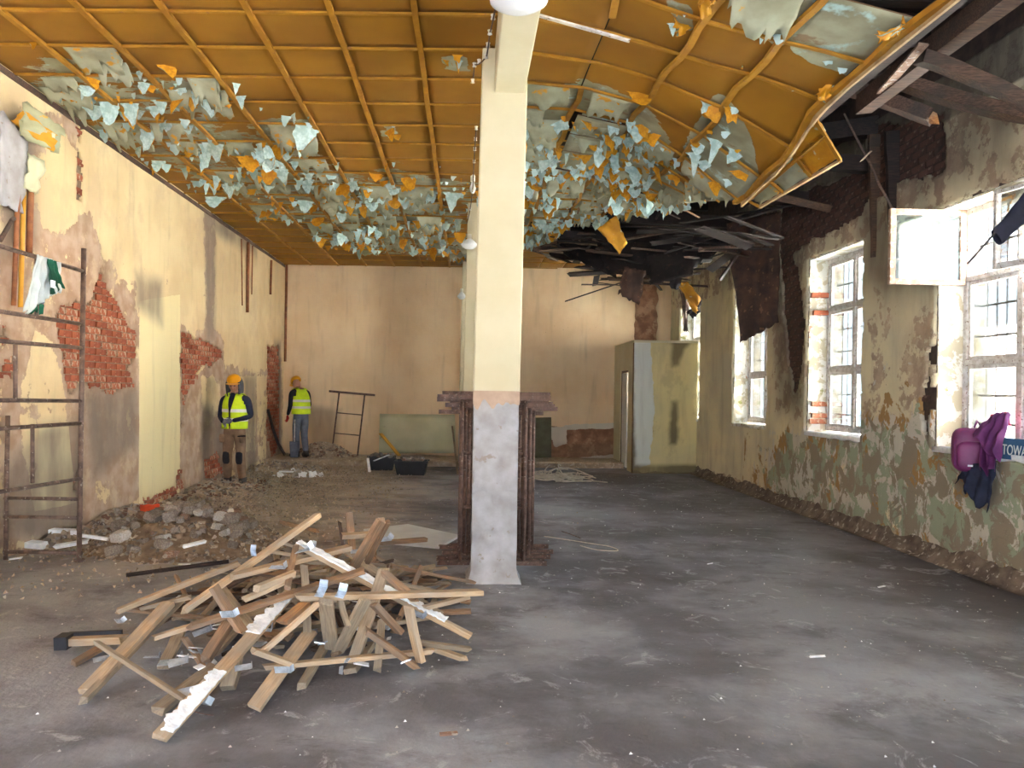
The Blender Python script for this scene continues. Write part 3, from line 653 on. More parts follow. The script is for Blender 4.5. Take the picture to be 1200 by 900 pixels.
P_Q = [cp([(878,0),(925,0),(950,20),(910,58),(895,50),(885,20)], 3.98), cp([(930,35),(960,10),(1100,0),(1003,84),(925,72)], 3.9), cp([(800,200),(840,145),(880,165),(890,190),(868,230),(815,235)], 3.75), cp([(1000,0),(1110,0),(1060,45)], 3.86)]
P_S = [cp([(515,66),(550,66),(552,86),(518,84)], 4.42), cp([(445,146),(465,146),(466,160),(446,160)], 4.42), cp([(780,15),(815,12),(812,38),(792,42)], 4.12)]
HOLE = [(2.72, 8.3), (2.75, 11.3), (2.35, 12.2), (1.9, 12.6), (1.45, 13.6), (1.35, 14.4), (1.7, 15.4), (2.3, 16.3), (2.7, 17.6), (5.2, 17.6), (5.2, 8.3)]
def peel(x, y):
    x = np.asarray(x, float); y = np.asarray(y, float); w = (fbm(x*1.3, y*1.3, 3, 4)-.5)*.5
    a = sstep(-.35, .35, poly_sd(P_L, x+w, y+w))*.52; b_ = sstep(-.3, .3, poly_sd(P_R, x+w, y+w))*.84
    q_ = np.maximum.reduce([sstep(-.05, .05, poly_sd(p, x, y)) for p in P_Q]); s_ = np.maximum.reduce([sstep(-.05, .05, poly_sd(p, x, y)) for p in P_S])*.7
    return np.maximum.reduce([a, b_, q_, s_])
t = NT('peeling_ochre_panel'); a = t.attr(); n1 = t.noise(3.2, 7, st=(.8, 1.1, 1), rough=.6); n2 = t.noise(1.2, 3, off=5)
oc = t.mix(t.ramp(n2, .3, .7), srgb((154,107,12)), srgb((136,91,8)))
oc = t.mix(t.math('MULTIPLY', t.ramp(t.noise(14, 5, off=3), .55, .8), .25), oc, srgb((140,88,14)))
gc = t.mix(t.ramp(t.noise(2.2, 6, off=12), .35, .65), srgb((164,164,138)), srgb((128,124,98))); gc = t.mix(t.ramp(t.noise(4, 7, off=22), .6, .7), gc, srgb((176,206,204)))
gc = t.mix(t.math('MULTIPLY', t.ramp(t.noise(5, 7, off=32), .6, .66), .7), gc, srgb((128,96,62)))
pm = t.ramp(t.math('ADD', a[0], t.math('MULTIPLY', t.math('SUBTRACT', n1, .5), 1.5)), .46, .49)
t.bump(t.math('SUBTRACT', t.math('MULTIPLY', n2, .3), pm), .7, .01)
M['panel'] = t.done(t.mix(pm, oc, gc), .72)
M['batten'] = mat('ochre_batten', (174,124,24), (148,100,16), 6, .7, bump=.2, spot=(150,100,50), spotamt=.64)
M['rawbatten'] = mat('split_batten', (190,160,116), (150,118,84), 6, .8, bump=.3)
M['boardback'] = mat('fibreboard_back', (120,92,64), (84,64,50), 6, .95, bump=.3)
# flakes: side A pale blue back of the paint film, side B ochre
t = NT('paint_flake'); geo = t.n('NewGeometry')
ca = t.mix(t.ramp(t.noise(6, 4), .35, .65), srgb((186,208,206)), srgb((150,176,172))); cb = t.mix(t.ramp(t.noise(6, 4), .35, .65), srgb((214,154,28)), srgb((186,124,18)))
M['flake'] = t.done(t.mix(geo.outputs['Backfacing'], cb, ca), .6)
t.b.inputs['Subsurface Weight'].default_value = 0
ceil = empty('ceiling', (0, 0, 0), kind='structure', label='ochre panelled ceiling peeling to pale blue and sagging on the right')
MB().box((LX-.05, -3.2, 4.42), (2.7, 4.6, 4.45)).build('near_panels', M['panel'], ceil)
hsd = lambda x, y: poly_sd(HOLE, x, y)
def panel(x0, x1, y0, y1, zf, tilt=(0, 0), n=8, name='ceiling_panel'):
    b_ = MB(); g_ = .006; r = R
    c = [R.uniform(-.006, .004) for _ in range(4)]
    sag = R.uniform(0, .012)*(1+3*(x0 > 1.2))
    def P(u, v):
        x = x0+g_+u*(x1-x0-2*g_); y = y0+g_+v*(y1-y0-2*g_)
        z = zf(x, y)-sag*math.sin(math.pi*u)*math.sin(math.pi*v)+c[0]*(1-u)*(1-v)+c[1]*u*(1-v)+c[2]*u*v+c[3]*(1-u)*v
        return Vector((x, y, z))
    b_.sheet(P, n, n, thick=-.01)
    me = b_.mesh(name, [M['panel'], M['boardback']])
    co = np.empty(len(me.vertices)*3); me.vertices.foreach_get('co', co); co = co.reshape(-1, 3)
    pv = peel(co[:, 0], co[:, 1]); k = np.zeros((len(pv), 4)); k[:, 0] = pv; k[:, 3] = 1
    me.color_attributes.new('mask', 'FLOAT_COLOR', 'POINT').data.foreach_set('color', k.ravel())
    for p in me.polygons[n*n:]: p.material_index = 1
    return link(bpy.data.objects.new(name, me), ceil)
SKIP = set()
for i in range(len(XS)-1):
    for j in range(len(YS)-1):
        xc, yc = (XS[i]+XS[i+1])/2, (YS[j]+YS[j+1])/2
        if hsd(np.array(xc), np.array(yc)) > -.05: continue
        if i == 9 and 5 <= j <= 6: pass
        zf = H
        if i == 8 and j == 6: continue_gap = True
        off = (.05 if (i == 8 and j in (5, 6, 7)) else 0)
        panel(XS[i]+(.05 if off else 0), XS[i+1], YS[j], YS[j+1], (lambda x, y, o_=off: H(x, y)-o_))
# torn outer fragment beyond the sagging edge
FQ = [W(948, 122, 6.5), W(986, 185, 6.85), W(890, 241, 7.9), W(862, 226, 8.15)]
def frag(x, y): return 3.6
def fq(a, b_): return FQ[0].lerp(FQ[1], a).lerp(FQ[3].lerp(FQ[2], a), b_)
FRAG = []
def batten(pts, w=.035, t_=.022, m='batten'):
    s = MB(); P = [Vector(p) for p in pts]
    vs = []
    for i, p in enumerate(P):
        d = (P[min(i+1, len(P)-1)]-P[max(i-1, 0)]).normalized(); sx = d.cross(Vector((0, 0, 1))).normalized()
        for a_, c_ in ((-1, 0), (1, 0), (1, -1), (-1, -1)): vs.append(p+sx*a_*w/2+Vector((0, 0, c_*t_)))
    fs = [(3,2,1,0), tuple(4*(len(P)-1)+k for k in range(4))]+[(4*i+k, 4*i+(k+1) % 4, 4*i+4+(k+1) % 4, 4*i+4+k) for i in range(len(P)-1) for k in range(4)]
    s.add(vs, fs); return s.build('ceiling_batten', M[m], ceil)
for i, x in enumerate(XS):
    runs = [(4.4, 17.3)]
    if i == 8: runs = [(4.4, 5.55), (7.0, 13.5)]
    if i == 9: runs = [(4.4, 12.9)]
    if i == 10: runs = [(4.4, 8.0), (8.15, 12.4)]
    if i == 11: runs = [(4.0, 7.7)]
    if i == 7: runs = [(6.8, 15.5)]
    for (a_, c_) in runs:
        n = int((c_-a_)/.3)+1; off = .004
        batten([(x+(.02*math.sin(k*1.7) if i > 7 else .004*math.sin(k)), a_+(c_-a_)*k/n, H(x, a_+(c_-a_)*k/n)-off) for k in range(n+1)], .045 if i < 8 else .05, .028 if i < 11 else .04)
batten([(2.69, 4.0+k*.3, H(2.66, 4.0+k*.3)-.02) for k in range(13)], .02, .05, 'rawbatten')
for j, y in enumerate(YS):
    if y < 4.9: continue
    xe = 2.66 if y < 11.4 else (1.9 if y < 12.8 else (1.4 if y < 14.6 else 2.0))
    segs = [(-4.2, .2), (.22, xe)]
    for (a_, c_) in segs:
        n = int((c_-a_)/.3)+1
        batten([(a_+(c_-a_)*k/n, y+(.012*math.sin(k*2+j) if a_ > 0 else 0), H(a_+(c_-a_)*k/n, y)-.002) for k in range(n+1)], .03, .018)
MB().bar((LX+.02, 4.6, 4.38), (LX+.02, 17.4, 4.36), .04, .06).build('ceiling_batten', M['w_rot'], ceil)
# loose white batten near the beam
MB().bar(W(628,17,5.4)+Vector((0,0,.0)), W(738,48,5.4), .035, .012).build('ceiling_batten', M['framew'], ceil)
# flakes
def flake_mesh(k, big=False):
    r = random.Random(100+k); b_ = MB(); w = .5; curl = r.uniform(.6, 2.3); nv = 6; nu = 4; rows = []
    l0 = [.5+.5*r.random() for _ in range(nu+1)]; l0 = [l0[0]*.6, (l0[0]+l0[1])/2, l0[2]*1.1, (l0[3]+l0[2])/2, l0[4]*.7]; tp = [1]; off_ = [0]
    for j in range(nv): tp.append(max(.3, tp[-1]*r.uniform(.78, 1.12))); off_.append(off_[-1]+r.uniform(-.05, .05))
    vs = []
    for j in range(nv+1):
        v = j/nv
        for i in range(nu+1):
            u = i/nu; taper = tp[j]; s_ = v*l0[i]
            ang = .25+curl*s_; x = (u-.5)*taper+off_[j]+.02*r.uniform(-1, 1)
            yy = math.sin(ang*.9)*s_*.35; zz = -s_*(.35+.65*math.sin(min(ang, 1.6)))
            vs.append(Vector((x, yy, zz)))
    fs = [(j*(nu+1)+i, j*(nu+1)+i+1, (j+1)*(nu+1)+i+1, (j+1)*(nu+1)+i) for j in range(nv) for i in range(nu)]
    return vs, fs
FL = [flake_mesh(k) for k in range(12)]
FLM = []
for vs, fs in FL:
    b_ = MB(); b_.add(vs, fs, 0, True); FLM.append(b_.mesh('paint_flake', M['flake']))
cand = []
rr = random.Random(21)
while len(cand) < 1500:
    x = rr.uniform(-4.1, 3.3); y = rr.uniform(5, 16.5)
    if rr.random() > float(peel(x, y))*(.55 if x < .3 else 1.0) or hsd(np.array(x), np.array(y)) > 0 or x > 2.62 or (rr.random() < .8 and max(float(poly_sd(p, x, y)) for p in P_Q) > 0): continue
    cl = fbm(np.array(x*1.6), np.array(y*1.6), 3, 14)
    if cl < .47: continue
    s_ = rr.choice((.025, .04, .05, .065, .09, .12, .16))*rr.uniform(.8, 1.3)
    cand.append((x, y, s_))
cand.sort(key=lambda c: -c[2]/c[1])
ex = MB()
for n, (x, y, s_) in enumerate(cand):
    k = rr.randrange(12); rz = rr.gauss(0, .5)+(math.pi if rr.random() < .35 else 0); z = (frag(x, y) if x > 2.7 else H(x, y))-.004
    S = (s_*rr.uniform(.8, 1.7), s_*.8, s_*rr.uniform(.8, 1.5))
    if n < 290:
        o = bpy.data.objects.new('paint_flake', FLM[k]); o.location = (x, y, z); o.rotation_euler = (rr.uniform(-.25, .25), rr.uniform(-.3, .3), rz); o.scale = S; link(o, ceil)
    else:
        Mx = Matrix.LocRotScale(Vector((x, y, z)), Matrix.Rotation(rz, 3, 'Z').to_quaternion(), Vector(S)); ex.add([Mx @ v for v in FL[k][0]], FL[k][1], 0, True)
tag(ex.build('small_paint_flakes', M['flake'], ceil), kind='stuff')
# wide torn sheets of grey-green lining paper hanging in rows from the battens
M['lining'] = mat('grey_green_lining', (172,174,150), (138,136,110), 3, .85, bump=.3, spot=(196,140,36), spotamt=.6)
rl = random.Random(8)
for i in range(len(XS)-1):
    for j in range(len(YS)-1):
        x0, x1, y0 = XS[i]+.03, XS[i+1]-.03, YS[j]+.02; xc, yc = (x0+x1)/2, y0+.25
        pv = float(peel(xc, yc))
        if pv < .3 or i > 10 or hsd(np.array(xc), np.array(yc)) > -.1 or rl.random() > pv*(1.3 if xc > .3 else .8): continue
        if xc > 1.9 and yc < 7.5: continue
        for q in range(1 if rl.random() < .6 else 2):
            w_ = (x1-x0)*rl.uniform(.45, 1); a0 = x0+(x1-x0-w_)*rl.random(); ln = rl.uniform(.16, .42); dr = rl.uniform(.05, .17); yq = y0+(.28 if q else 0)+rl.uniform(0, .05); sd = rl.random()*40
            def P(u, v):
                e = 1-.75*max(0, noise.noise(Vector((u*4.5+sd, 0, 1)))+.35*noise.noise(Vector((u*15+sd, 0, 4)))+.2) if v > 0 else 1
                x = a0+w_*u+.03*v*noise.noise(Vector((u*3, v*5, sd))); y = yq+ln*v*e
                return Vector((x, y, H(x, y)-.006-dr*(v*e)**1.5-.012*v*math.sin(u*9+sd)))
            MB().sheet(P, 18, 4, thick=.003).build('torn_lining', M['lining'], ceil)
# lath tangle in the right peel zone
for k in range(40):
    x = rr.uniform(.9, 2.7); y = rr.uniform(8.2, 12.8)
    if hsd(np.array(x), np.array(y)) > .1: continue
    z = H(x, y)-.03; a_ = rr.choice((0, 0, math.pi/2, math.pi/2, .8)); l_ = rr.uniform(.15, .45)
    MB().bar((x, y, z), (x+l_*math.sin(a_+.1), y+l_*math.cos(a_), z-rr.uniform(-.02, .06)), .025, .012).build('broken_lath', M[rr.choice(('batten', 'w_brown', 'w_rot'))], ceil)
# big turned-down ochre boards
def plate(name, corners, m, parent, lab=None, nu=8, nv=8, curl=0, th=.008, jag=.02, amp=.01):
    C = [Vector(c) for c in corners]; nrm = (C[1]-C[0]).cross(C[3]-C[0]).normalized()
    sd = rr.random()*50
    def P(u, v):
        p = C[0].lerp(C[1], u).lerp(C[3].lerp(C[2], u), v)
        e = (u in (0., 1.)) or (v in (0., 1.))
        p = p+nrm*(curl*4*u*(1-u)+amp*2*noise.noise(Vector((u*3+sd, v*3, 0))))
        if e: p = p+Vector((noise.noise(Vector((u*9+sd, v*9, 1))), 0, noise.noise(Vector((u*9+sd, v*9, 7)))))*jag*2
        return p
    o = MB().sheet(P, nu, nv, thick=th).build(name, m, parent)
    if lab: o['label'] = lab
    return o
M['flapo'] = mat('ochre_board', (206,150,28), (176,118,20), 4, .7, bump=.3, spot=(190,190,160), spotamt=.62)
M['flapg'] = mat('grey_green_board', (170,172,140), (146,142,110), 4, .8, bump=.3, spot=(210,160,60), spotamt=.62)
plate('hanging_board', [W(20,158,6.95), W(68,180,7.2), W(76,150,7.2), W(28,118,6.95)], M['flapg'], ceil, 'grey-green board hanging by the left wall', amp=.02)
plate('hanging_board', [W(14,142,6.94), W(62,178,7.15), W(66,158,7.15), W(26,128,6.94)], M['flapo'], ceil, 'ochre face of the hanging board', amp=.01)
plate('hanging_board', [W(700,268,11.2), W(726,298,11.2), W(735,285,11.2), W(722,252,11.2)], M['flapo'], ceil, 'torn ochre board dangling at the edge of the hole', amp=.03)
plate('hanging_board', [W(792,330,12.5), W(815,368,12.4), W(822,352,12.4), W(806,330,12.5)], M['flapo'], ceil, 'small ochre board caught above the booth window', amp=.03)
plate('hanging_board', [W(818,22,4.9), W(832,18,4.9), W(838,0,4.7), W(820,-6,4.7)], M['flapo'], ceil, 'bright ochre flap at the top edge', amp=.02)
plate('hanging_board', [W(862,140,7.6), W(902,188,7.5), W(890,205,7.3), W(868,160,7.4)], M['flapo'], ceil, 'bright ochre strip curling down beside the batten', amp=.03, curl=.04)
plate('hanging_board', [W(790,20,5.3), W(816,14,5.4), W(811,32,5.3), W(793,42,5.2)], M['flake'], ceil, 'leaf-shaped pale blue paint flap', amp=.02, curl=.03)
for q_, dpt in (([(912,62),(935,55),(930,72),(914,70)], 5.9), ([(930,108),(940,85),(935,84),(920,92)], 5.8), ([(955,112),(972,95),(978,100),(968,120)], 5.6), ([(866,60),(880,58),(876,76),(869,80)], 5.7), ([(780,148),(800,142),(818,158),(800,160)], 7.4), ([(1028,40),(1060,25),(1055,38),(1035,46)], 4.6), ([(815,130),(850,136),(840,150),(822,150)], 7.3)):
    plate('hanging_board', [W(x, y, dpt) for x, y in q_], M['flake'], ceil, amp=.02, curl=.02)
for n_, (a0, a1, b0, b1, m_) in enumerate(((0, .5, 0, .32, 'flapo'), (.52, .98, .02, .32, 'flapo'), (0, .5, .34, .66, 'lining'), (.52, .98, .34, .66, 'lining'), (0, .5, .68, .98, 'lining'), (.52, .98, .68, .98, 'flapg'))):
    plate('ceiling_panel', [fq(a0, b0), fq(a1, b0), fq(a1, b1), fq(a0, b1)], M[m_], ceil, amp=.012, jag=.006, th=-.01)
for a_, c_ in (((1, 0), (1, 1)), ((0, .01), (1, .01)), ((0, .33), (1, .33)), ((0, .67), (1, .67)), ((0, .99), (1, .99)), ((.51, 0), (.51, 1))):
    MB().bar(fq(*a_)-Vector((0, 0, .02)), fq(*c_)-Vector((0, 0, .02)), .03, .025, n=3, jag=.02).build('ceiling_batten', M['rawbatten' if a_[0] == 1 else 'batten'], ceil)
# left wall/ceiling plates: pale concrete sheet and pale scrap
tag(plate('wall_sheet', [WX(0,238,LX+.12), WX(28,250,LX+.12), WX(33,165,LX+.12), WX(0,128,LX+.12)], M['concrete'], None, amp=.01, th=.02), 'whitish stained panel high on the left wall at the photo edge', 'panel')
tag(plate('wall_sheet', [WX(30,220,LX+.14), WX(44,228,LX+.14), WX(52,188,LX+.14), WX(34,180,LX+.14)], M['greenboard'], None, amp=.01, th=.02), 'small torn grey scrap beside the whitish wall panel', 'panel')
# ============================================================ TIMBER AND COLLAPSED ROOF AT RIGHT
def beam(p, q_, w, t_, m, lab, name='roof_timber', n=8, jag=.03, cat='beam', roll=0, warp=0):
    o = MB().bar(p, q_, w, t_, jag=jag, n=n, roll=roll, warp=warp); 
    o.v = [(x+.01*noise.noise(Vector((x*9, y*9, z*9))), y, z+.012*noise.noise(Vector((x*8, y*8, z*8+4)))) for x, y, z in o.v]
    o = o.build(name, M[m], None, p); return tag(o, lab, cat)
beam((3.42, 3.2, 4.23), (3.42, 6.7, 4.14), .13, .16, 'w_rot', 'thick brown beam slanting down from the top right corner toward the sagging edge')
beam((3.08, 3.0, 4.20), (3.06, 7.0, 4.08), .09, .12, 'w_char', 'dark beam hugging the edge of the sagging ceiling')
MB().bar(W(1033,108,6.3), W(1082,52,5.5), .07, .02, jag=.02).build('painted_face', M['framewood'], bpy.data.objects['roof_timber']).location = -Vector((3.42, 3.2, 4.23))
beam(W(1078,66,5.6), W(1240,142,5.5), .09, .09, 'w_rot', 'pale splintered joist sloping down to the right photo edge', warp=.03)
beam(W(985,98,6.9), W(1092,138,6.5), .2, .1, 'w_rot', 'rotten beam with a broken orange end above the open casement')
beam(W(1074,130,6.55), W(1096,141,6.5), .12, .07, 'w_raw', 'fresh orange splinter at the tip of the rotten beam', jag=.06, cat='beam')
beam(W(1035,88,6.6), W(1230,140,6.3), .14, .1, 'w_rot', 'long rotten joist behind the pale splintered one', warp=-.04)
beam(W(960,158,9.0), W(1070,142,8.8), .2, .2, 'w_char', 'short soot-black lintel beam above the brick')
beam(W(1026,160,8.75), W(1030,300,8.75), .16, .05, 'w_dark', 'left of two dark upright boards on the right wall', roll=.0)
beam(W(1045,155,8.35), W(1050,262,8.35), .15, .05, 'w_char', 'right of two dark upright boards on the right wall')
beam(W(990,135,8.2), W(1046,246,8.0), .02, .02, 'w_rot', 'thin stick dangling in front of the upright boards', cat='stick')
beam(W(1010,188,7.6), W(1020,178,7.6), .015, .015, 'w_light', 'tiny pale splinter tied to the dangling stick', cat='stick')
beam(W(940,120,8.5), W(1010,75,7.6), .12, .06, 'w_char', 'charred board under the sagging ceiling edge')
beam((2.9, 9.0, 4.45), (4.7, 9.0, 4.3), .14, .18, 'w_char', 'charred joist reaching the right wall above the middle window')
beam((2.6, 10.6, 4.45), (4.7, 10.6, 4.3), .14, .18, 'w_char', 'charred joist just beyond the one above the middle window')
beam((2.2, 12.2, 4.4), (4.7, 12.2, 4.3), .14, .18, 'w_char', 'charred joist above the hanging felt sheet')
beam((1.6, 13.8, 4.4), (4.7, 13.8, 4.3), .14, .18, 'w_char', 'charred joist deep inside the roof hole')
beam((1.6, 15.4, 4.35), (4.7, 15.4, 4.3), .14, .18, 'w_char', 'farthest charred joist above the booth')
cr = empty('collapsed_roof', (3, 12.5, 4.2), label='charred boards and tar paper sagging out of the hole in the ceiling', cat='roof wreckage')
O = Vector((3, 12.5, 4.2)); rc = random.Random(5)
for k in range(95):
    u = rc.random(); 
    x = rc.uniform(1.5, 4.5); y = rc.uniform(9.4, 15.2)
    if x < 2.8 and y < 12.2+.2*(2.8-x)*3: y = rc.uniform(12.6, 15)
    z = 4.3-.75*rc.random()*(1 if 2.2 < x < 4.3 else .35); l_ = rc.uniform(.4, 1.5)*(.55 if x < 2.4 else 1); a_ = rc.gauss(0, .35)+(math.pi/2 if rc.random() < .6 else .3); tl = rc.gauss(-.03, .16)
    p = Vector((x, y, z)); dd = Vector((math.sin(a_), math.cos(a_), tl)).normalized()*l_/2
    if (p+dd).x > 4.6 or (p-dd).x > 4.6: p.x -= .8
    MB().bar(p-dd-O, p+dd-O, rc.choice((.03, .06, .1, .14)), rc.choice((.012, .02, .03)), jag=.05, n=3, roll=rc.uniform(-.4, .4)).build('charred_board', M[rc.choice(('w_char', 'w_char', 'w_char', 'w_dark', 'w_rot'))], cr)
def drape(pix, dp, m, nm, par, org, amp=.06, nu=10, nv=10, lab=None, th=.008):
    C = [W(x, y, d_)-org for (x, y), d_ in zip(pix, dp)]; sd = rc.random()*30
    def P(u, v):
        p = C[0].lerp(C[1], u).lerp(C[3].lerp(C[2], u), v); k = noise.noise(Vector((u*3.1+sd, v*2.2, 0)))+.5*noise.noise(Vector((u*8+sd, v*6, 3)))
        p = p+Vector((.3*k, k, .2*k))*amp
        if v in (0., 1.) or u in (0., 1.): p = p+Vector((noise.noise(Vector((u*7+sd, v*7, 1))), 0, noise.noise(Vector((u*8+sd, v*8, 7)))))*amp*.7
        return p
    o = MB().sheet(P, nu, nv, thick=th).build(nm, M[m], par, )
    if lab: o['label'] = lab
    return o
for pix, dp, m in (([(652,284),(725,292),(722,326),(664,300)], (14.2,13.5,13.2,13.8), 'feltdark'), ([(700,285),(790,280),(786,322),(712,322)], (13,12.5,12.2,12.6), 'feltdark'),
    ([(732,312),(756,318),(750,358),(724,344)], (12,12,12,12), 'felt'), ([(758,300),(818,285),(812,322),(762,334)], (12.5,12.2,12,12.2), 'feltdark'), ([(782,318),(800,318),(796,340),(786,338)], (12.2,12.2,12.2,12.2), 'feltdark'),
    ([(800,288),(868,268),(838,300),(806,318)], (12.5,12.8,12.6,12.4), 'feltdark'), ([(842,262),(905,240),(900,262),(850,280)], (12.4,12,12,12.2), 'feltdark'), ([(797,340),(806,340),(806,388),(801,388)], (12.6,12.6,12.6,12.6), 'w_dark'), ([(804,366),(822,352),(820,366),(812,374)], (12.5,12.5,12.5,12.5), 'feltdark')):
    drape(pix, dp, m, 'tar_paper', cr, O)
# flat backing of unburnt ceiling boards high above the wreck (roof underside)
fs_ = drape([(852,262),(915,248),(912,378),(868,402)], (11.9,11.3,11.15,11.4), 'felt', 'roofing_felt_sheet', None, Vector((0, 0, 0)), amp=.05, nu=24, nv=36, th=.01)
shift_to(fs_, W(885,250,11.5)); tag(fs_, 'big brown felt sheet hanging down in front of the far window', 'roofing felt')
# ============================================================ LEFT WALL: pipes
def pipe(pts, r_, m, lab, name='pipe', cat='pipe', n=8):
    o = Vector(pts[-1]); return tag(MB().tube([Vector(p) for p in pts], r_, n).build(name, M[m], None, o), lab, cat)
XP = LX+.10
pipe([WX(16,358,XP), WX(20,252,XP), WX(22,225,XP)], .022, 'pipe', 'thin brown riser pipe, leftmost of the pipes behind the scaffold')
pipe([WX(24,360,XP), WX(27,250,XP), WX(28,225,XP)], .022, 'yellow', 'ochre riser pipe between two brown ones behind the scaffold')
pipe([WX(34,300,XP), WX(36,230,XP), WX(37,200,XP)], .03, 'pipe', 'thickest brown riser pipe right of the ochre one')
pipe([WX(0,282,XP+.05), WX(14,258,XP+.05), WX(16,256,XP+.1)], .02, 'w_dark', 'dark bent pipe stub at the left photo edge')
XP = LX+.07
pipe([WX(283,280,XP), WX(284,358,XP)], .012, 'pipe', 'left of the three rusty pipe ends high on the left wall')
pipe([WX(291,284,XP), WX(290,366,XP)], .03, 'pipe', 'longest rusty pipe end high on the left wall')
pipe([WX(296,288,XP), WX(295,345,XP)], .012, 'pipe', 'right of the three rusty pipe ends high on the left wall')
pipe([WX(318,305,XP), WX(317,345,XP)], .025, 'pipe', 'single short rusty pipe end near the back corner')
# ============================================================ SCAFFOLD, CLOTHES
sc_ = empty('scaffold_frame', (-3.46, 6.9, 0), label='tall paint-flecked tubular scaffold frame at the left edge', cat='scaffold')
so = Vector((-3.46, 6.9, 0)); SX = -3.46
def spt(x, y): return WX(x, y, SX)-so
def rung(a_, c_, r_=.017, n='rung', m='pole'): MB().tube([a_, c_], r_, 10).build(n, M[m], sc_)
top = spt(103, 293); rung(Vector((0, 0, 0)), Vector((0, 0, top.z)), .022, 'upright')
for (y0_, y1_) in ((287, 318), (364, 380), (399, 408), (469, 470), (503, 496), (578, 561)):
    A = W(0, y0_, 5.62)-so; B = W(100, y1_, 6.9)-so; A = B+(A-B)*1.7; A.x = 0; B.x = 0; B.y = 0; rung(A, B)
far_ = 2.2
rung(Vector((0, -2.15, 0)), Vector((0, -2.15, top.z)), .022, 'upright')
for y_ in (585, 607, 648):
    B = W(96, y_, 6.9)-so; rung(Vector((B.x, 0, B.z)), Vector((-.68, 0, B.z)))
rung(Vector((-.66, 0, 0)), Vector((-.66, 0, 1.3)), .02, 'upright')
for x_, ya, yb in ((43, 302, 372), (18, 404, 470), (38, 497, 566)): rung(spt(x_, ya), spt(x_, yb), .016, 'strut')
MB().tube([(0, 0, 0), (0, 0, .02)], .05, 12).build('foot', M['pole'], sc_)
def cloth(name, C, m, lab, cat, parent=None, folds=5, amp=.03, nu=24, nv=20, th=.004, bottom=.04):
    C = [Vector(c) for c in C]; nrm = (C[1]-C[0]).cross(C[3]-C[0]).normalized(); sd = rc.random()*40
    def P(u, v):
        p = C[0].lerp(C[1], u).lerp(C[3].lerp(C[2], u), v)
        k = math.sin(u*folds*math.pi*2+sd+1.5*noise.noise(Vector((u*2+sd, v*2, 0))))*(.3+.7*v)+.6*noise.noise(Vector((u*4+sd, v*4, 2)))
        return p+nrm*amp*k+Vector((0, 0, bottom*v*noise.noise(Vector((u*5+sd, 0, 9)))*2))
    o = MB().sheet(P, nu, nv, thick=th).build(name, m if not isinstance(m, str) else M[m], parent, C[0] if parent is None else None)
    if lab: o['label'] = lab
    if cat: o['category'] = cat
    return o
SXc = SX+.03
sh = cloth('shirt', [WX(42,298,SXc), WX(58,303,SXc), WX(56,350,SXc), WX(26,368,SXc)], 'shirtw', 'pale shirt draped over the top scaffold rung', 'shirt', folds=3)
cloth('sleeve', [WX(56,302,SXc+.02)-sh.location, WX(72,309,SXc+.02)-sh.location, WX(70,342,SXc+.02)-sh.location, WX(58,346,SXc+.02)-sh.location], 'shirtw', None, None, sh, folds=2)
g2 = cloth('checked_cloth', [WX(56,303,SXc+.04), WX(64,306,SXc+.04), WX(72,338,SXc+.04), WX(60,346,SXc+.04)], 'shirtg', 'dark green cloth hanging beside the pale shirt on the scaffold', 'cloth', folds=2)
cloth('lower_fold', [WX(36,345,SXc-.03)-g2.location, WX(52,342,SXc-.03)-g2.location, WX(50,368,SXc-.03)-g2.location, WX(36,366,SXc-.03)-g2.location], 'shirtg', None, None, g2, folds=2)
MB().box((-.004, -.03, -.03), (.004, .03, .03), M=Matrix.Translation(WX(62,333,SXc+.075)-g2.location)).build('white_label', M['white'], g2)
# ============================================================ TRESTLES
def trestle_mesh():
    return dict(
        top_bar=MB().bar((-.52, 0, 1.53), (.52, 0, 1.53), .045, .045).mesh('top_bar', M['rust']),
        upright=MB().tube([(0, 0, .03), (0, 0, 1.51)], .017, 8).mesh('upright', M['rust']),
        foot_bar=MB().bar((-.5, 0, .025), (.5, 0, .025), .045, .04).mesh('foot_bar', M['rust']),
        rung=MB().tube([(-.27, 0, 0), (.27, 0, 0)], .012, 8).mesh('rung', M['rust']))
TM = trestle_mesh()
def trestle(loc, rz, rx, lab, grp, ry=0, foot=True, zs=1):
    r_ = empty('steel_trestle', loc, rz, label=lab, cat='trestle', group=grp); r_.rotation_euler = (rx, ry, rz); r_.scale = (1, 1, zs)
    for nm, ps in (('top_bar', [(0,0,0)]), ('upright', [(-.29,0,0),(.29,0,0)]), ('foot_bar', [(0,0,0)] if foot else []), ('rung', [(0,0,1.02),(0,0,.52)])):
        for p in ps:
            o = bpy.data.objects.new(nm, TM[nm]); o.location = p; link(o, r_)
    return r_
tl = ['rusty steel trestle leaning on the column, frontmost of the stack'] + ['rusty steel trestle stacked behind the column, %s from the front' % s for s in ('second', 'third', 'fourth', 'fifth', 'sixth')]+['rusty steel trestle stacked behind the column, rearmost']
for k in range(7):
    px_ = [578, 576, 585, 580, 590, 574, 586][k]; y = 7.0+.13*k; c = G(px_, 600, 0); u = duv(px_, 560)[0]
    trestle((u*y, y, 0), RAD([2, -3, 4, -2, 3, -5, 2][k]), RAD(-1.5+.3*k), tl[k], 'trestles stacked behind the column', zs=[1.0, .985, .95, 1.02, .93, .9, .96][k])
trestle((W(405, 530, 17.15).x, 17.0, .12), RAD(-4), RAD(-9), 'rusty steel trestle leaning alone against the back wall', None, RAD(4), False, .92)
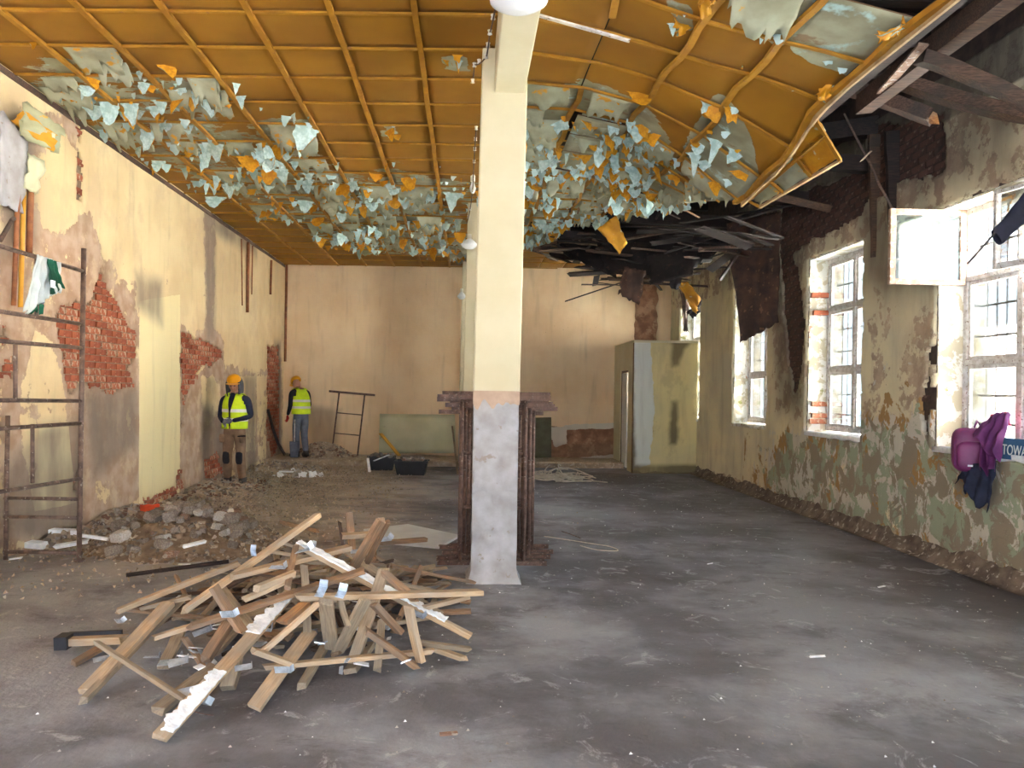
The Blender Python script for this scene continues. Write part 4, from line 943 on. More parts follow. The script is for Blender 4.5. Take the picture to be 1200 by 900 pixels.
# ============================================================ THINGS AT THE BACK
p = [W(445,485,17.42), W(533,486,17.42), W(534,531,17.2), W(444,531,17.2)]
tag(plate('leaning_sheet', p, M['greenboard'], None, amp=0, th=.01, jag=0), 'wide pale green sheet leaning on the back wall', 'sheet')
tag(MB().bar(W(446,508,16.9), W(468,534,16.6), .1, .02).build('yellow_board', M['yellow'], None, W(468,534,16.6)), 'yellow strip of board leaning on the pale green sheet', 'board')
tag(plate('leaning_sheet', [W(618,490,17.3), W(646,489,17.3), W(646,536,17.15), W(618,537,17.15)], mat('dark_green_board', (112,112,88), (92,90,72), 4, .8), None, amp=0, jag=0, th=.02), 'small dark green board leaning on the wall right of the trestles', 'board')
tag(MB().bar(W(530,500,16.6), W(537,560,14.5), .035, .03).build('leaning_stick', M['w_grey'], None, W(537,560,14.5)), 'grey stick leaning left of the trestles', 'stick')
def tub(c, L, Wd, Hh, lab, rz, group='black tubs full of rubble'):
    e = empty('plastic_tub', c, rz, label=lab, cat='tub', group=group); b_ = MB()
    ring = lambda z, k: [Vector((sx*L/2*k, sy*Wd/2*k, z)) for sx, sy in ((-1,-1),(1,-1),(1,1),(-1,1))]
    vs = ring(0, .82)+ring(Hh, 1)+ring(Hh, .94)+ring(.02, .78); fs = [(3,2,1,0)]+[(i, (i+1) % 4, 4+(i+1) % 4, 4+i) for i in range(4)]+[(4+i, 4+(i+1) % 4, 8+(i+1) % 4, 8+i) for i in range(4)]+[(8+i, 8+(i+1) % 4, 12+(i+1) % 4, 12+i) for i in range(4)]+[(12,13,14,15)]
    bevel(b_.add(vs, fs).build('tub_body', M['black'], e), .01, 2)
    MB().box((-L/2-.015, -Wd/2-.015, Hh-.03), (L/2+.015, -Wd/2+.0, Hh)).box((-L/2-.015, Wd/2, Hh-.03), (L/2+.015, Wd/2+.015, Hh)).build('rim', M['black'], e)
    return e
def rock(c, r_, m, k, parent=None):
    rs = random.Random(k); bm = bmesh.new(); bmesh.ops.create_icosphere(bm, subdivisions=2, radius=1); s3 = (rs.uniform(.8, 1.3), rs.uniform(.7, 1.1), rs.uniform(.5, .85))
    for v in bm.verts:
        n_ = noise.noise(v.co*1.3+Vector((k*3.1, 0, 0))); q_ = v.co*(1+.35*n_)
        q_ = Vector([math.copysign(min(abs(t_), .62), t_) for t_ in q_]); v.co = Vector((q_.x*s3[0], q_.y*s3[1], q_.z*s3[2]))*r_
    me = bpy.data.meshes.new('rubble_stone'); bm.to_mesh(me); bm.free(); me.materials.append(M[m]); return me
ROCK = [(rock(None, 1, ('stone1', 'stone1', 'stone2', 'stone3', 'stone1', 'stone1')[k % 6], k)) for k in range(18)]
def put_rock(p, s_, k, lab, grp, cat='stone', par=None, name='rubble_stone'):
    o = bpy.data.objects.new(name, ROCK[k % 18]); o.location = p; o.scale = (s_, s_, s_); o.rotation_euler = (rc.uniform(-.4, .4), rc.uniform(-.4, .4), rc.uniform(0, 6.3)); link(o, par)
    return tag(o, lab, cat, grp) if par is None else o
t1 = tub(G(482,556,.0)+Vector((0, .0, 0)), .62, .42, .27, 'right black tub heaped with rubble in the middle distance', RAD(-2))
t2 = tub(G(446,551,.0)+Vector((0, .12, 0)), .55, .45, .25, 'left black tub with white scraps beside the heaped one', RAD(6))
for tb, n, c in ((t1, 26, 'stone1'), (t2, 16, 'stone3')):
    for k in range(n): 
        put_rock(tb.location+Vector((rc.uniform(-.24, .24), rc.uniform(-.15, .15), .26+rc.uniform(0, .06))), rc.uniform(.03, .07), k+(3 if n == 16 else 0), 'rubble lump heaped in the right black tub' if n == 26 else 'rubble lump heaped in the left black tub', 'rubble in the right tub' if n == 26 else 'rubble in the left tub')
for a_, c_, lab in ((W(431,537,14.55), W(433,553,14.4), 'white strip hanging over the left tub'), (W(438,537,14.75)+Vector((0,0,-.05)), W(456,533,14.95), 'white strip lying on the left tub')):
    tag(MB().bar(a_, c_, .05, .012).build('plaster_strip', M['white'], None, c_), lab, 'strip')
# heaps of debris (stuff) at the back left
def heap(c, rx, ry, h, n, mats, name, lab, cat, seed, smin=.015, smax=.05):
    rs = random.Random(seed); b_ = MB()
    def P(u, v):
        a_ = u*2*math.pi; q_ = Vector((math.cos(a_)*rx*v, math.sin(a_)*ry*v, 0)); z = h*(1-v*v)**1.2*(1+.3*noise.noise(Vector((q_.x*4+seed, q_.y*4, 0))))+.02*noise.noise(Vector((q_.x*15, q_.y*15, seed)))
        r_ = Vector(c)+Vector((q_.x, q_.y, z*(v < 1)-.01*(v == 1))); r_.x = max(r_.x, LX+.06); return r_
    b_.sheet(P, 40, 12, mi=0, smooth=False)
    for k in range(n):
        v = rs.random()**.6*1.05; a_ = rs.uniform(0, 6.3); x, y = math.cos(a_)*rx*v, math.sin(a_)*ry*v; z = h*max(0, 1-v*v)**1.2
        if c[0]+x < LX+.1: continue
        s_ = rs.uniform(smin, smax); Mx = Matrix.Translation(Vector(c)+Vector((x, y, z))) @ Matrix.Rotation(rs.uniform(0, 6), 4, Vector((rs.random(), rs.random(), rs.random()+.1)))
        b_.box((-s_, -s_*.6, -s_*.3), (s_, s_*.6, s_*.3), rs.randrange(len(mats)), Mx)
    return tag(b_.build(name, [M[m] for m in mats], None, c), lab, cat, None, 'stuff')
heap(W(378,532,16.8)*1, .75, .45, .30, 500, ['dust', 'stone1', 'stone2', 'dust'], 'debris_heap', 'brown debris heap at the foot of the back wall beside the worker', 'debris', 3)
bpy.data.objects['debris_heap'].location.z = .1
heap(G(330,552), .95, .35, .14, 500, ['dust', 'stone1', 'dust', 'stone3'], 'debris_heap', 'low heap of plaster crumbs below the step at the left', 'debris', 4)
heap(G(348,558), .42, .2, .05, 110, ['white', 'stone3', 'dust'], 'plaster_scraps', 'bright white scraps of torn plaster in front of the step', 'debris', 5, .03, .1)
heap(G(230,572), 1.1, 1.4, .10, 900, ['dust', 'stone1', 'stone2', 'dust', 'stone3'], 'debris_heap', 'dusty debris bank along the left wall behind the standing worker', 'debris', 6)
heap(G(125,608), .9, 1.1, .13, 700, ['dust', 'stone1', 'stone2', 'stone3'], 'debris_heap', 'dusty debris bank at the foot of the left wall behind the rubble', 'debris', 8)
heap(G(45,632), .75, .7, .10, 500, ['dust', 'stone1', 'stone3', 'dust'], 'debris_heap', 'grey debris bank under the scaffold frame', 'debris', 9)
# scattered chips over the left floor
b = MB(); rs = random.Random(31)
for k in range(9000):
    y = 5.5+10.3*rs.random()**.8; x = LX+.05+abs(rs.gauss(0, 1.5))
    if x > 3.5 or (y < 7.2 and rs.random() < .75): continue
    s_ = rs.uniform(.005, .02)*(1 if x < -1 else .6); Mx = Matrix.Translation((x, y, .012)) @ Matrix.Rotation(rs.uniform(0, 6), 4, Vector((rs.random(), rs.random(), rs.random()+.1)))
    A = [Mx @ Vector(p) for p in ((-s_, -s_, 0), (s_, -s_*.5, 0), (0, s_, 0), (0, 0, s_*.8))]
    b.add(A, [(0,2,1),(0,1,3),(1,2,3),(2,0,3)], rs.choice((0, 0, 0, 0, 1, 1, 0, 1, 0, 2)))
for k in range(1200):
    y = 2.8+12*rs.random(); x = rs.uniform(-3.5, 4.5); s_ = rs.uniform(.003, .009); 
    b.add([(x-s_, y-s_, .008), (x+s_, y-s_*.5, .008), (x, y+s_, .008), (x, y, .008+s_)], [(0,2,1),(0,1,3),(1,2,3),(2,0,3)], rs.choice((2, 2, 3, 1)))
tag(b.build('plaster_crumbs', [M['dust'], M['stone1'], M['stone3'], M['white'], ]), 'small crumbs of plaster scattered over the floor', 'debris', None, 'stuff')
# tangled pale cable pile
b = MB(); c0 = G(652, 562)
for k in range(22):
    pts = []; a_ = rs.uniform(0, 6.3); ex_, ey_ = rs.uniform(.15, .55), rs.uniform(.12, .35); ox, oy = rs.gauss(0, .22), rs.gauss(0, .15); hh = rs.uniform(.02, .30); tt = rs.uniform(-.5, .5)
    for i in range(22):
        q_ = a_+i/21*rs.choice((4.2, 4.2)); x = ox+ex_*math.cos(q_); y = oy+ey_*math.sin(q_+tt); pts.append(c0+Vector((x, y, .015+hh*(.5+.5*math.sin(q_*1.3+k))*max(.0, 1-abs(x)/.8))))
    b.tube(pts, .011, 5)
b.tube([G(630,560)+Vector((0,0,.03)), G(660,566)+Vector((0,0,.02)), G(690,564)+Vector((0,0,.012)), G(712,566)+Vector((0,0,.012))], .010, 5)
tag(b.build('cable_tangle', M['cable'], None, c0), 'tangled heap of pale cable on the floor right of the column', 'cable')
def wire(px_, m, lab, r_=.005):
    P = [G(x, y)+Vector((0, 0, .014)) for x, y in px_]; fine = []
    for i in range(len(P)-1):
        for k in range(4):
            a_, b_, c_, d_ = P[max(i-1, 0)], P[i], P[i+1], P[min(i+2, len(P)-1)]; t_ = k/4
            fine.append(.5*((2*b_)+(c_-a_)*t_+(2*a_-5*b_+4*c_-d_)*t_*t_+(3*b_-a_-3*c_+d_)*t_**3))
    tag(MB().tube(fine+[P[-1]], r_, 5).build('wire', M[m], None, P[0]), lab, 'wire')
wire([(638,630),(665,634),(690,638),(715,642),(724,647),(700,646),(680,641)], 'cable', 'pale loop of wire on the floor right of the trestles')
wire([(658,624),(670,628),(680,632)], 'rust', 'short rusty wire beside the pale loop')
wire([(212,830),(230,838),(250,842)], 'rust', 'thin rusty wire under the front plank tip', .003)
# pry bar and digging bar against wall
pb = [W(314,480,16.0), W(320,503,15.9), W(326,520,15.8), W(334,533,15.7)]
tag(MB().tube(pb, .03, 8).build('iron_bar', M['w_char'], None, pb[-1]), 'dark iron bar leaning in the back left corner', 'bar')
# white board behind the timber pile
z = .03; q_ = [G(426,620,z), G(478,614,z), G(540,627,z), G(514,641,z), G(440,634,z)]
b = MB(); vs = [p for p in q_]+[p-Vector((0, 0, .02)) for p in q_]; b.add(vs, [(0,1,2,3,4)[::-1], (5,6,7,8,9)]+[(i, (i+1) % 5, 5+(i+1) % 5, 5+i) for i in range(5)])
o = tag(b.build('white_board', M['whiteboard'], None, q_[0]), 'white board lying on the floor between the timber pile and the column', 'board')
# ============================================================ RUBBLE HEAP (front left)
HC = Vector((-2.78, 7.75, 0))
def heapz(x, y): 
    d2 = ((x-HC.x)/.88)**2+((y-HC.y)/.75)**2; return .36*max(0, 1-d2)
heap(HC, .98, .88, .30, 1300, ['mortar', 'stone1', 'dust', 'dust', 'mortar'], 'rubble_fill', 'mortar crumbs filling the rubble heap left of the timber pile', 'debris', 12, .01, .035)
rk = random.Random(77)
for k in range(150):
    a_ = rk.uniform(0, 6.3); v = math.sqrt(rk.random()); x = HC.x+math.cos(a_)*.9*v; y = HC.y+math.sin(a_)*.75*v
    s_ = rk.choice((.03, .04, .055, .07, .095))*rk.uniform(.85, 1.15)
    put_rock((x, y, heapz(x, y)+s_*.35), s_, k, 'brick or mortar lump in the rubble heap left of the timber pile', 'lumps of the rubble heap')
put_rock(G(141,628,.3), .11, 3, 'big whitish lump on the left flank of the rubble heap', None)
put_rock(G(133,645,.08), .085, 5, 'squared reddish brick end at the front of the rubble heap', None)
put_rock(G(213,617,.20), .12, 1, 'large red-brown brick lump at the right top of the rubble heap', None)
for x, y, s_, z, lab, m in ((228,638,.09,.25,'white chip on the rubble heap', 'white'),(66,623,.2,.1,'long white plaster strip below the scaffold, upper one', 'white'),(25,637,.24,.06,'long white plaster strip below the scaffold, lower left one', 'white'),(84,638,.14,.07,'white plaster strip next to the scaffold foot', 'white'),(110,630,.13,.12,'white plaster strip between scaffold pole and rubble', 'white'),(18,655,.05,.02,'small pale chip at the left photo edge', 'white'),(216,662,.05,.03,'white chip in front of the rubble heap', 'white'),(525,861,.04,.02,'small reddish brick chip alone on the front floor', 'stone2'),(1033,688,.03,.01,'white crumpled scrap alone on the right floor', 'white'),(832,661,.025,.01,'white scrap on the floor in the middle right', 'white'),(958,770,.04,.01,'pale scraped patch of plaster on the right floor', 'white'),(335,553,.12,.13,'white torn plaster sheet atop the scraps by the step', 'white')):
    p = G(x, y, z); c_ = MB().bar((-s_, -s_*.1, 0), (s_, s_*.1, .01), s_*.55, s_*.22, jag=s_*.15, n=3)
    o = c_.build('plaster_piece', M[m]); o.location = p; o.rotation_euler = (rk.uniform(-.2, .2), rk.uniform(-.2, .2), rk.uniform(-.3, .5)); tag(o, lab, 'plaster')
o = cloth('orange_cloth', [G(164,592,.3), G(187,591,.3), G(188,599,.26), G(164,600,.26)], 'orangecloth', 'orange rag on top of the rubble heap', 'cloth', folds=2, amp=.015, nu=10, nv=6)
sv = empty('shovel', G(262,610,.12), label='shovel with dark blade lying behind the rubble heap', cat='shovel')
MB().bar(G(192,599,.24)-sv.location, G(250,606,.2)-sv.location, .03, .03).build('handle', M['w_brown'], sv)
MB().sheet(lambda u, v: G(245+u*24, 603+v*13+u*4, .2-.08*v)-sv.location+Vector((0, 0, .04*math.sin(u*3.1))), 8, 6, thick=.006).build('blade', M['black'], sv)
tag(MB().tube([G(148,674,.03), G(215,665,.04), G(268,658,.08)], .018, 8).build('black_pipe', M['w_char'], None, G(148,674,.03)), 'black metal tube on the floor between rubble and timber', 'tube')
# ============================================================ TIMBER PILE
wood_specs = [
 (187,864,.03,343,691,.36,.10,.03,'w_light','long front plank crusted with white plaster, reaching nearest the viewer',1),
 (348,700,.44,564,694,.40,.08,.035,'w_light','long clean plank lying level across the top right of the pile',0),
 (349,638,.60,554,747,.12,.055,.04,'w_light','white-crusted lath sloping down across the right of the pile',2),
 (113,753,.20,228,827,.04,.04,.025,'w_grey','thin lath crossing over two planks at the front left',0),
 (102,809,.04,197,708,.26,.10,.04,'w_light','pale plank pointing to lower left, upper of a crossing pair',0),
 (97,822,.03,216,700,.22,.05,.04,'w_grey','greyer lath just under the pale lower-left plank',0),
 (76,752,.07,146,749,.09,.08,.05,'w_light','short pale board with black sleeve at the far left tip',3),
 (136,717,.22,280,660,.38,.04,.04,'w_light','slim lath with a metal bracket on its left end',0),
 (215,716,.24,374,603,.72,.07,.04,'w_light','long lath rising to the highest left tip of the pile',0),
 (179,748,.14,331,700,.34,.06,.03,'w_light','pale lath in the middle left below the rising one',0),
 (221,735,.24,428,668,.48,.08,.03,'w_brown','long tan plank crossing the centre of the pile',0),
 (270,676,.44,408,642,.56,.09,.035,'w_light','wide pale board with a clean right end in the upper pile',0),
 (414,665,.42,447,609,.78,.085,.04,'w_brown','broad brown plank sticking up at the top right of the pile',0),
 (430,659,.40,455,611,.74,.04,.04,'w_brown','narrow brown lath beside the broad upright plank',0),
 (409,603,.62,413,650,.35,.07,.03,'w_brown','short brown board standing upright at the top of the pile',0),
 (398,613,.56,403,645,.35,.05,.03,'w_dark','dark stub left of the short upright board',0),
 (446,636,.30,500,632,.28,.07,.04,'w_brown','reddish lath pointing right above the white crusted one',0),
 (457,674,.04,523,665,.03,.05,.03,'w_grey','grey lath on the floor pointing to the column',0),
 (395,766,.08,428,703,.46,.09,.03,'w_grey','left of two parallel grey boards at the front right',0),
 (414,775,.06,450,667,.50,.09,.03,'w_grey','right of two parallel grey boards at the front right',0),
 (410,787,.03,433,755,.03,.09,.04,'w_grey','short grey board end poking out below the parallel boards',0),
 (442,785,.03,447,726,.24,.06,.05,'w_grey','grey stub pointing at the viewer right of the parallel boards',0),
 (389,758,.12,382,705,.45,.10,.05,'w_grey','blocky post with a wire tied round it',0),
 (430,740,.26,487,781,.04,.10,.035,'w_brown','brown plank sloping down to the right front corner',0),
 (439,709,.40,470,742,.20,.07,.04,'w_brown','brown lath above the one at the right front corner',0),
 (479,711,.38,493,775,.05,.07,.04,'w_light','split board leaning steeply at the right',0),
 (485,752,.10,550,761,.04,.05,.03,'w_grey','slim grey lath pointing right near the floor',0),
 (502,758,.05,544,772,.03,.07,.03,'w_light','rightmost short board resting on the floor',0),
 (309,782,.09,508,763,.09,.05,.03,'w_light','long slim lath lying low across the front right',0),
 (298,829,.02,364,740,.20,.10,.03,'w_light','pale board with jagged tip pointing at the viewer',0),
 (296,762,.26,342,778,.16,.11,.03,'w_light','wide short board crossing the jagged one',0),
 (353,805,.02,384,752,.12,.06,.04,'w_grey','grey lath on the floor right of the jagged board',0),
 (309,763,.22,374,706,.46,.05,.03,'w_light','slender pale lath in the middle front',0),
 (330,731,.32,357,709,.38,.10,.04,'w_raw','orange chunk of wood in the middle of the pile',0),
 (250,687,.52,284,740,.30,.09,.03,'w_brown','short tan board lying across the left middle, round patch on it',0),
 (240,774,.10,268,730,.24,.08,.05,'w_brown','thick brown stub under the left middle of the pile',0),
 (192,780,.03,212,736,.14,.09,.03,'w_grey','grey board end with a steel bracket at its foot',0),
 (216,748,.20,240,785,.05,.04,.03,'w_brown','small brown stick leaning in the left front',0),
 (267,806,.03,276,765,.16,.10,.06,'w_grey','stout grey post end facing the viewer',0),
 (186,832,.02,252,780,.08,.09,.04,'w_grey','grey plank on the floor beneath the front crusted plank',0),
 (86,778,.02,120,758,.04,.07,.03,'w_brown','leftmost brown stub on the floor',0),
 (347,640,.60,337,688,.45,.05,.03,'w_brown','short brown lath hanging from the bracket top',0),
 (356,662,.50,360,742,.20,.06,.03,'w_grey','grey lath dropping steeply through the centre',0),
 (450,671,.50,487,703,.38,.07,.03,'w_brown','brown board sloping under the level plank',0),
 (498,712,.34,548,699,.36,.05,.03,'w_light','pale lath just below the right end of the level plank',0),
 (166,713,.20,222,700,.26,.06,.03,'w_grey','grey stub behind the left laths',0),
 (285,703,.40,332,682,.46,.06,.03,'w_light','pale split piece near the top middle',0),
 (300,690,.46,345,672,.50,.06,.04,'w_light','second pale split piece near the top middle',0),
 (398,700,.42,408,734,.30,.04,.03,'w_grey','small grey stick right of the tied post',0),
 (330,612,.28,372,622,.36,.05,.04,'w_brown','rounded brown piece behind the top of the pile',0),
 (402,628,.50,440,626,.50,.10,.04,'w_light','short pale block at the top of the pile',0),
]
def lath(p, q_, w, t_, m, roll=0, nm='timber_lath'):
    """plank with its grain along local X"""
    d = q_-p; L = d.length; x = d.normalized(); up = Vector((0, 0, 1)); y = up.cross(x); y = y.normalized() if y.length > .05 else Vector((1, 0, 0)); z = x.cross(y)
    Mx = Matrix((x, y, z)).transposed() @ Matrix.Rotation(roll, 3, 'X')
    b_ = MB(); n = max(2, int(L/.25)); vs = []; bow = rk.uniform(-.008, .008)
    for i in range(n+1):
        k = i/n
        for a_, c_ in ((-1,-1),(1,-1),(1,1),(-1,1)):
            j = rk.uniform(-.02, .02) if i in (0, n) else 0
            vs.append(Vector((k*L+j, a_*w/2+rk.uniform(-.001, .001)+bow*math.sin(k*3.14), c_*t_/2)))
    fs = [(0,3,2,1)[::-1][::-1], tuple(4*n+k for k in range(4))]+[(4*i+k, 4*i+(k+1) % 4, 4*i+4+(k+1) % 4, 4*i+4+k) for i in range(n) for k in range(4)]
    b_.add(vs, [tuple(reversed(f)) for f in fs]); o = b_.build(nm, M[m]); o.matrix_world = Matrix.Translation(p) @ Mx.to_4x4(); return bevel(o, .002)
for (x0, y0, z0, x1, y1, z1, w, t_, m, lab, sp) in wood_specs:
    p, q_ = G(x0, y0, z0), G(x1, y1, z1)
    o = tag(lath(p, q_, w*.76, t_*.85, m, rk.uniform(-.12, .12)), lab, 'wood', 'timber pile'); L = (q_-p).length
    if sp in (1, 2):
        runs = ((.02, .36), (.62, .92)) if sp == 1 else ((.0, .62), (.62, .85))
        for a_, c_ in runs:
            def P(u, v):
                e = -.55*w*max(0, .35+noise.noise(Vector((u*7, a_*9, 3)))+.5*noise.noise(Vector((u*23, a_*9, 3)))) if v > .5 else 0
                return Vector((L*(a_+(c_-a_)*u), (v-.5)*w*(1.0 if sp == 1 else 1.5)+e*(v-.5)*2, t_/2+.003+.008*(.5+noise.noise(Vector((u*14, v*4, a_*7))))))
            MB().sheet(P, 30, 5, thick=.008, smooth=False).build('plaster_crust', M['white'], o)
    if sp == 3: MB().box((-.04, -.05, -.035), (.035, .05, .04)).box((.0, .035, -.03), (L*.9, .06, .04)).build('black_sleeve', M['black'], o)
rp_ = random.Random(99)
for k in range(160):
    a_ = rp_.uniform(0, 6.3); v = rp_.random()**.7; cx, cy = -1.08+1.0*v*math.cos(a_), 5.55+.95*v*math.sin(a_)
    zz = .03+.40*max(0, 1-v*1.15)*rp_.random(); L = rp_.uniform(.35, .95); th = rp_.gauss(.9, .75); tl = rp_.gauss(0, .18)
    d = Vector((math.cos(th), math.sin(th), tl)).normalized()*L/2; c_ = Vector((cx, cy, max(zz, abs(d.z)+.03)))
    tag(lath(c_-d, c_+d, rp_.choice((.03, .035, .045, .06)), .022, rp_.choice(('w_brown', 'w_grey', 'w_brown', 'w_dark', 'w_grey', 'w_dark')), rp_.uniform(-.5, .5)), 'lath or board piece buried inside the timber pile', 'wood', 'buried pieces of the timber pile')
# perforated brackets and plaster bits in the pile
bk = MB(); bk.box((-.07, -.02, 0), (.07, .02, .004)); 
for i in range(5): bk.box((-.06+i*.028, -.012, .004), (-.045+i*.028, -.002, .006)); bk.box((-.06+i*.028, .004, .004), (-.045+i*.028, .014, .006))
bk.box((.066, -.02, 0), (.07, .02, .05)); bkm = bk.mesh('metal_bracket', M['steel'])
for (x, y, z, s_, rz_, lab) in ((297,648,.58,1.1,1.9,'bright steel bracket clipped on the rising lath'),(139,728,.2,1.0,1.6,'steel bracket on the left end of the slim lath'),(200,776,.06,1.6,-.05,'perforated steel strip on the grey board end'),(178,770,.05,1,.1,'steel bracket left of the perforated strip'),(119,772,.04,1,.6,'steel bracket at the far left floor'),(266,720,.42,1.2,1.2,'steel bracket on the short tan board'),(376,694,.50,1.5,1.57,'left of two steel straps over the level plank'),(399,697,.50,1.5,1.6,'right of two steel straps over the level plank'),(450,632,.55,1.4,1.0,'steel bracket near the broad upright plank'),(357,645,.62,1.4,-.5,'steel bracket cluster at the head of the white lath'),(331,785,.16,1.1,.8,'steel bracket on the jagged board'),(244,822,.04,1.2,-.8,'steel bracket beside the front crusted plank'),(285,782,.12,1,.4,'steel bracket under the middle front'),(326,665,.56,1.2,-.3,'steel bracket on the wide pale board'),(420,646,.52,1.2,.2,'steel bracket at the top right'),(490,720,.3,1.2,-.6,'steel bracket beside the white lath end'),(225,810,.06,1.6,.2,'bluish plastic scrap strip under the front plank'),(237,740,.2,1.2,.6,'steel bracket in the left middle'),(306,738,.2,1.4,.1,'steel bracket in the dark middle'),(360,640,.6,1.2,.9,'second steel bracket at the head of the white lath')):
    o = bpy.data.objects.new('metal_bracket', bkm); o.location = G(x, y, z); o.scale = (s_*.62, s_*.75, s_*.62); o.rotation_euler = (rp_.uniform(-.6, .6)+.5, rp_.uniform(-.3, .3), rz_); link(o); tag(o, lab, 'bracket')
for k in range(34):
    x, y = rp_.uniform(190, 480), rp_.uniform(700, 790); p = G(x, y, rp_.uniform(.03, .2)); s_ = rp_.uniform(.02, .05)
    o = MB().bar((-s_, 0, 0), (s_, 0, 0), s_*.9, .006, jag=.01, n=2).build('plaster_chip', M[rp_.choice(('white', 'steel', 'white'))]); o.location = p; o.rotation_euler = (rp_.uniform(-.4, .4), rp_.uniform(-.4, .4), rp_.uniform(0, 3)); tag(o, 'small white or grey chip caught in the timber pile', 'chip', 'chips in the timber pile')
# ============================================================ WINDOW-SILL BELONGINGS
by = 7.05; bo = W(1138, 553, by*.985)
bpk = empty('backpack', bo, RAD(-25), label='magenta backpack hanging from the sill of the nearest window', cat='backpack')
def rbox(c, s3, pw=4):
    b_ = MB(); 
    def fn(p): 
        m_ = (abs(p.x)**pw+abs(p.y)**pw+abs(p.z)**pw)**(1/pw); return p/m_
    b_.ell(c, s3, nu=28, nv=20, fn=fn); return b_
rbox((0, 0, .2), (.155, .09, .20)).build('main_compartment', M['magenta'], bpk)
rbox((0, -.085, .15), (.125, .04, .13)).build('front_pocket', M['magenta'], bpk)
MB().tube([(-.135, -.07, .06), (-.14, -.07, .25), (-.08, -.07, .365), (.08, -.07, .365), (.14, -.07, .25), (.135, -.07, .06)], .006, 6).build('zip', M['purple'], bpk)
MB().box((-.045, -.128, .055), (-.005, -.122, .072)).build('white_tab', M['white'], bpk)
MB().tube([(.02, .05, .38), (.05, .07, .46), (.09, .09, .40)], .01, 6).build('carry_loop', M['purple'], bpk)
j = cloth('jacket', [W(1166,484,6.75), W(1184,484,6.6), W(1170,540,6.45), W(1138,508,6.8)], 'purple', 'purple jacket hung from the window latch over the backpack', 'jacket', folds=3, amp=.035, nu=30, nv=26, bottom=.05)
cloth('collar', [W(1160,486,6.95)-j.location, W(1182,482,6.8)-j.location, W(1184,498,6.75)-j.location, W(1166,496,6.9)-j.location], 'pink', None, None, j, folds=2, amp=.015, nu=10, nv=6)
cloth('sleeve', [W(1150,498,6.95)-j.location, W(1170,500,6.75)-j.location, W(1166,550,6.5)-j.location, W(1150,552,6.65)-j.location], 'purple', None, None, j, folds=2, amp=.03)
cloth('trousers', [W(1130,545,6.95), W(1168,540,6.6), W(1164,592,6.65), W(1122,576,7.0)], 'navy', 'navy garment hanging below the magenta backpack', 'clothes', folds=3, amp=.035, bottom=.12)
tw = cloth('towel', [W(1166,512,6.62), W(1225,517,6.25), W(1225,543,6.25), W(1160,536,6.66)], 'bluetowel', 'blue towel with white lettering on the sill of the nearest window', 'towel', folds=1, amp=.006, bottom=.0)
cu = bpy.data.curves.new('lettering', 'FONT'); cu.body = 'TOWA'; cu.size = .125; cu.extrude = .002; cu.materials.append(M['lettering'])
tmp = link(bpy.data.objects.new('tmp', cu)); lt = link(bpy.data.objects.new('lettering', bpy.data.meshes.new_from_object(tmp.evaluated_get(bpy.context.evaluated_depsgraph_get()))), tw); bpy.data.objects.remove(tmp)
A0 = W(1176,532,6.52); A1 = W(1225,538,6.22); d = (A1-A0).normalized(); zz = Vector((0, 0, 1)); nn = d.cross(zz).normalized()
lt.matrix_local = Matrix.Translation(A0-tw.location+nn*.022) @ Matrix((d, nn.cross(d), nn)).transposed().to_4x4() @ Matrix.Diagonal((.5, 1, 1, 1))
# dark furled fabric on a rod, top right
fr_ = empty('furled_fabric', W(1136,308,5.6), label='dark furled fabric on a thin rod hanging across the nearest window', cat='fabric'); fo = fr_.location.copy()
MB().tube([W(1134,309,5.6)-fo, W(1166,273,5.6)-fo, W(1240,200,5.6)-fo], .010, 8).build('rod', M['grille'], fr_)
def PF_(u, v):
    a_ = W(1163,272,5.6).lerp(W(1245,175,5.6), v); b_ = W(1172,286,5.6).lerp(W(1250,215,5.6), v); w_ = .3+.7*min(1, v*3)
    th = u*2*math.pi; c = (a_+b_)/2; d_ = (b_-a_)*.75
    return c+d_*math.cos(th)*(.75+.15*noise.noise(Vector((v*9, u*3, 0))))+Vector((0, 1, 0))*.035*math.sin(th)+Vector((0, 0, .008*noise.noise(Vector((v*20, u*4, 2)))))-fo
MB().sheet(PF_, 14, 24).build('fabric', M['tarp'], fr_)
# ============================================================ OUTSIDE
tag(MB().sheet(lambda u, v: Vector((5.2+u*40, -25+v*70, -.25)), 2, 2).build('outside_ground', M['outground']), 'pale yard ground beyond the windows', None, None, 'structure')
nb = empty('neighbour_building', (17, 8, -.25), label='pale building across the yard seen through the windows', cat='building')
MB().box((0, -16, 0), (6, 22, 4.2)).build('wall', M['outwall'], nb)
for k in range(8): MB().box((-.03, -14+k*4.4, 1.2), (.02, -12.6+k*4.4, 2.9)).build('window', M['glass'], nb)
# ============================================================ PEOPLE
def skin_mesh(joints, edges, mats, sub=2):
    """one continuous skinned surface; joints name -> (pos, radius)"""
    names = list(joints); me = bpy.data.meshes.new('t'); me.from_pydata([joints[n][0] for n in names], [(names.index(a_), names.index(c_)) for a_, c_ in edges], [])
    o = bpy.data.objects.new('t', me); COL.objects.link(o); sk_ = o.modifiers.new('s', 'SKIN'); sk_.use_smooth_shade = True
    for n, v in zip(names, me.skin_vertices[0].data):
        r_ = joints[n][1]; v.radius = r_ if isinstance(r_, tuple) else (r_, r_)
    me.skin_vertices[0].data[0].use_root = True
    ss = o.modifiers.new('u', 'SUBSURF'); ss.levels = sub
    dg = bpy.context.evaluated_depsgraph_get(); dg.update(); m2 = bpy.data.meshes.new_from_object(o.evaluated_get(dg)); bpy.data.objects.remove(o)
    m2.materials.clear()
    for m in mats: m2.materials.append(M[m])
    return m2
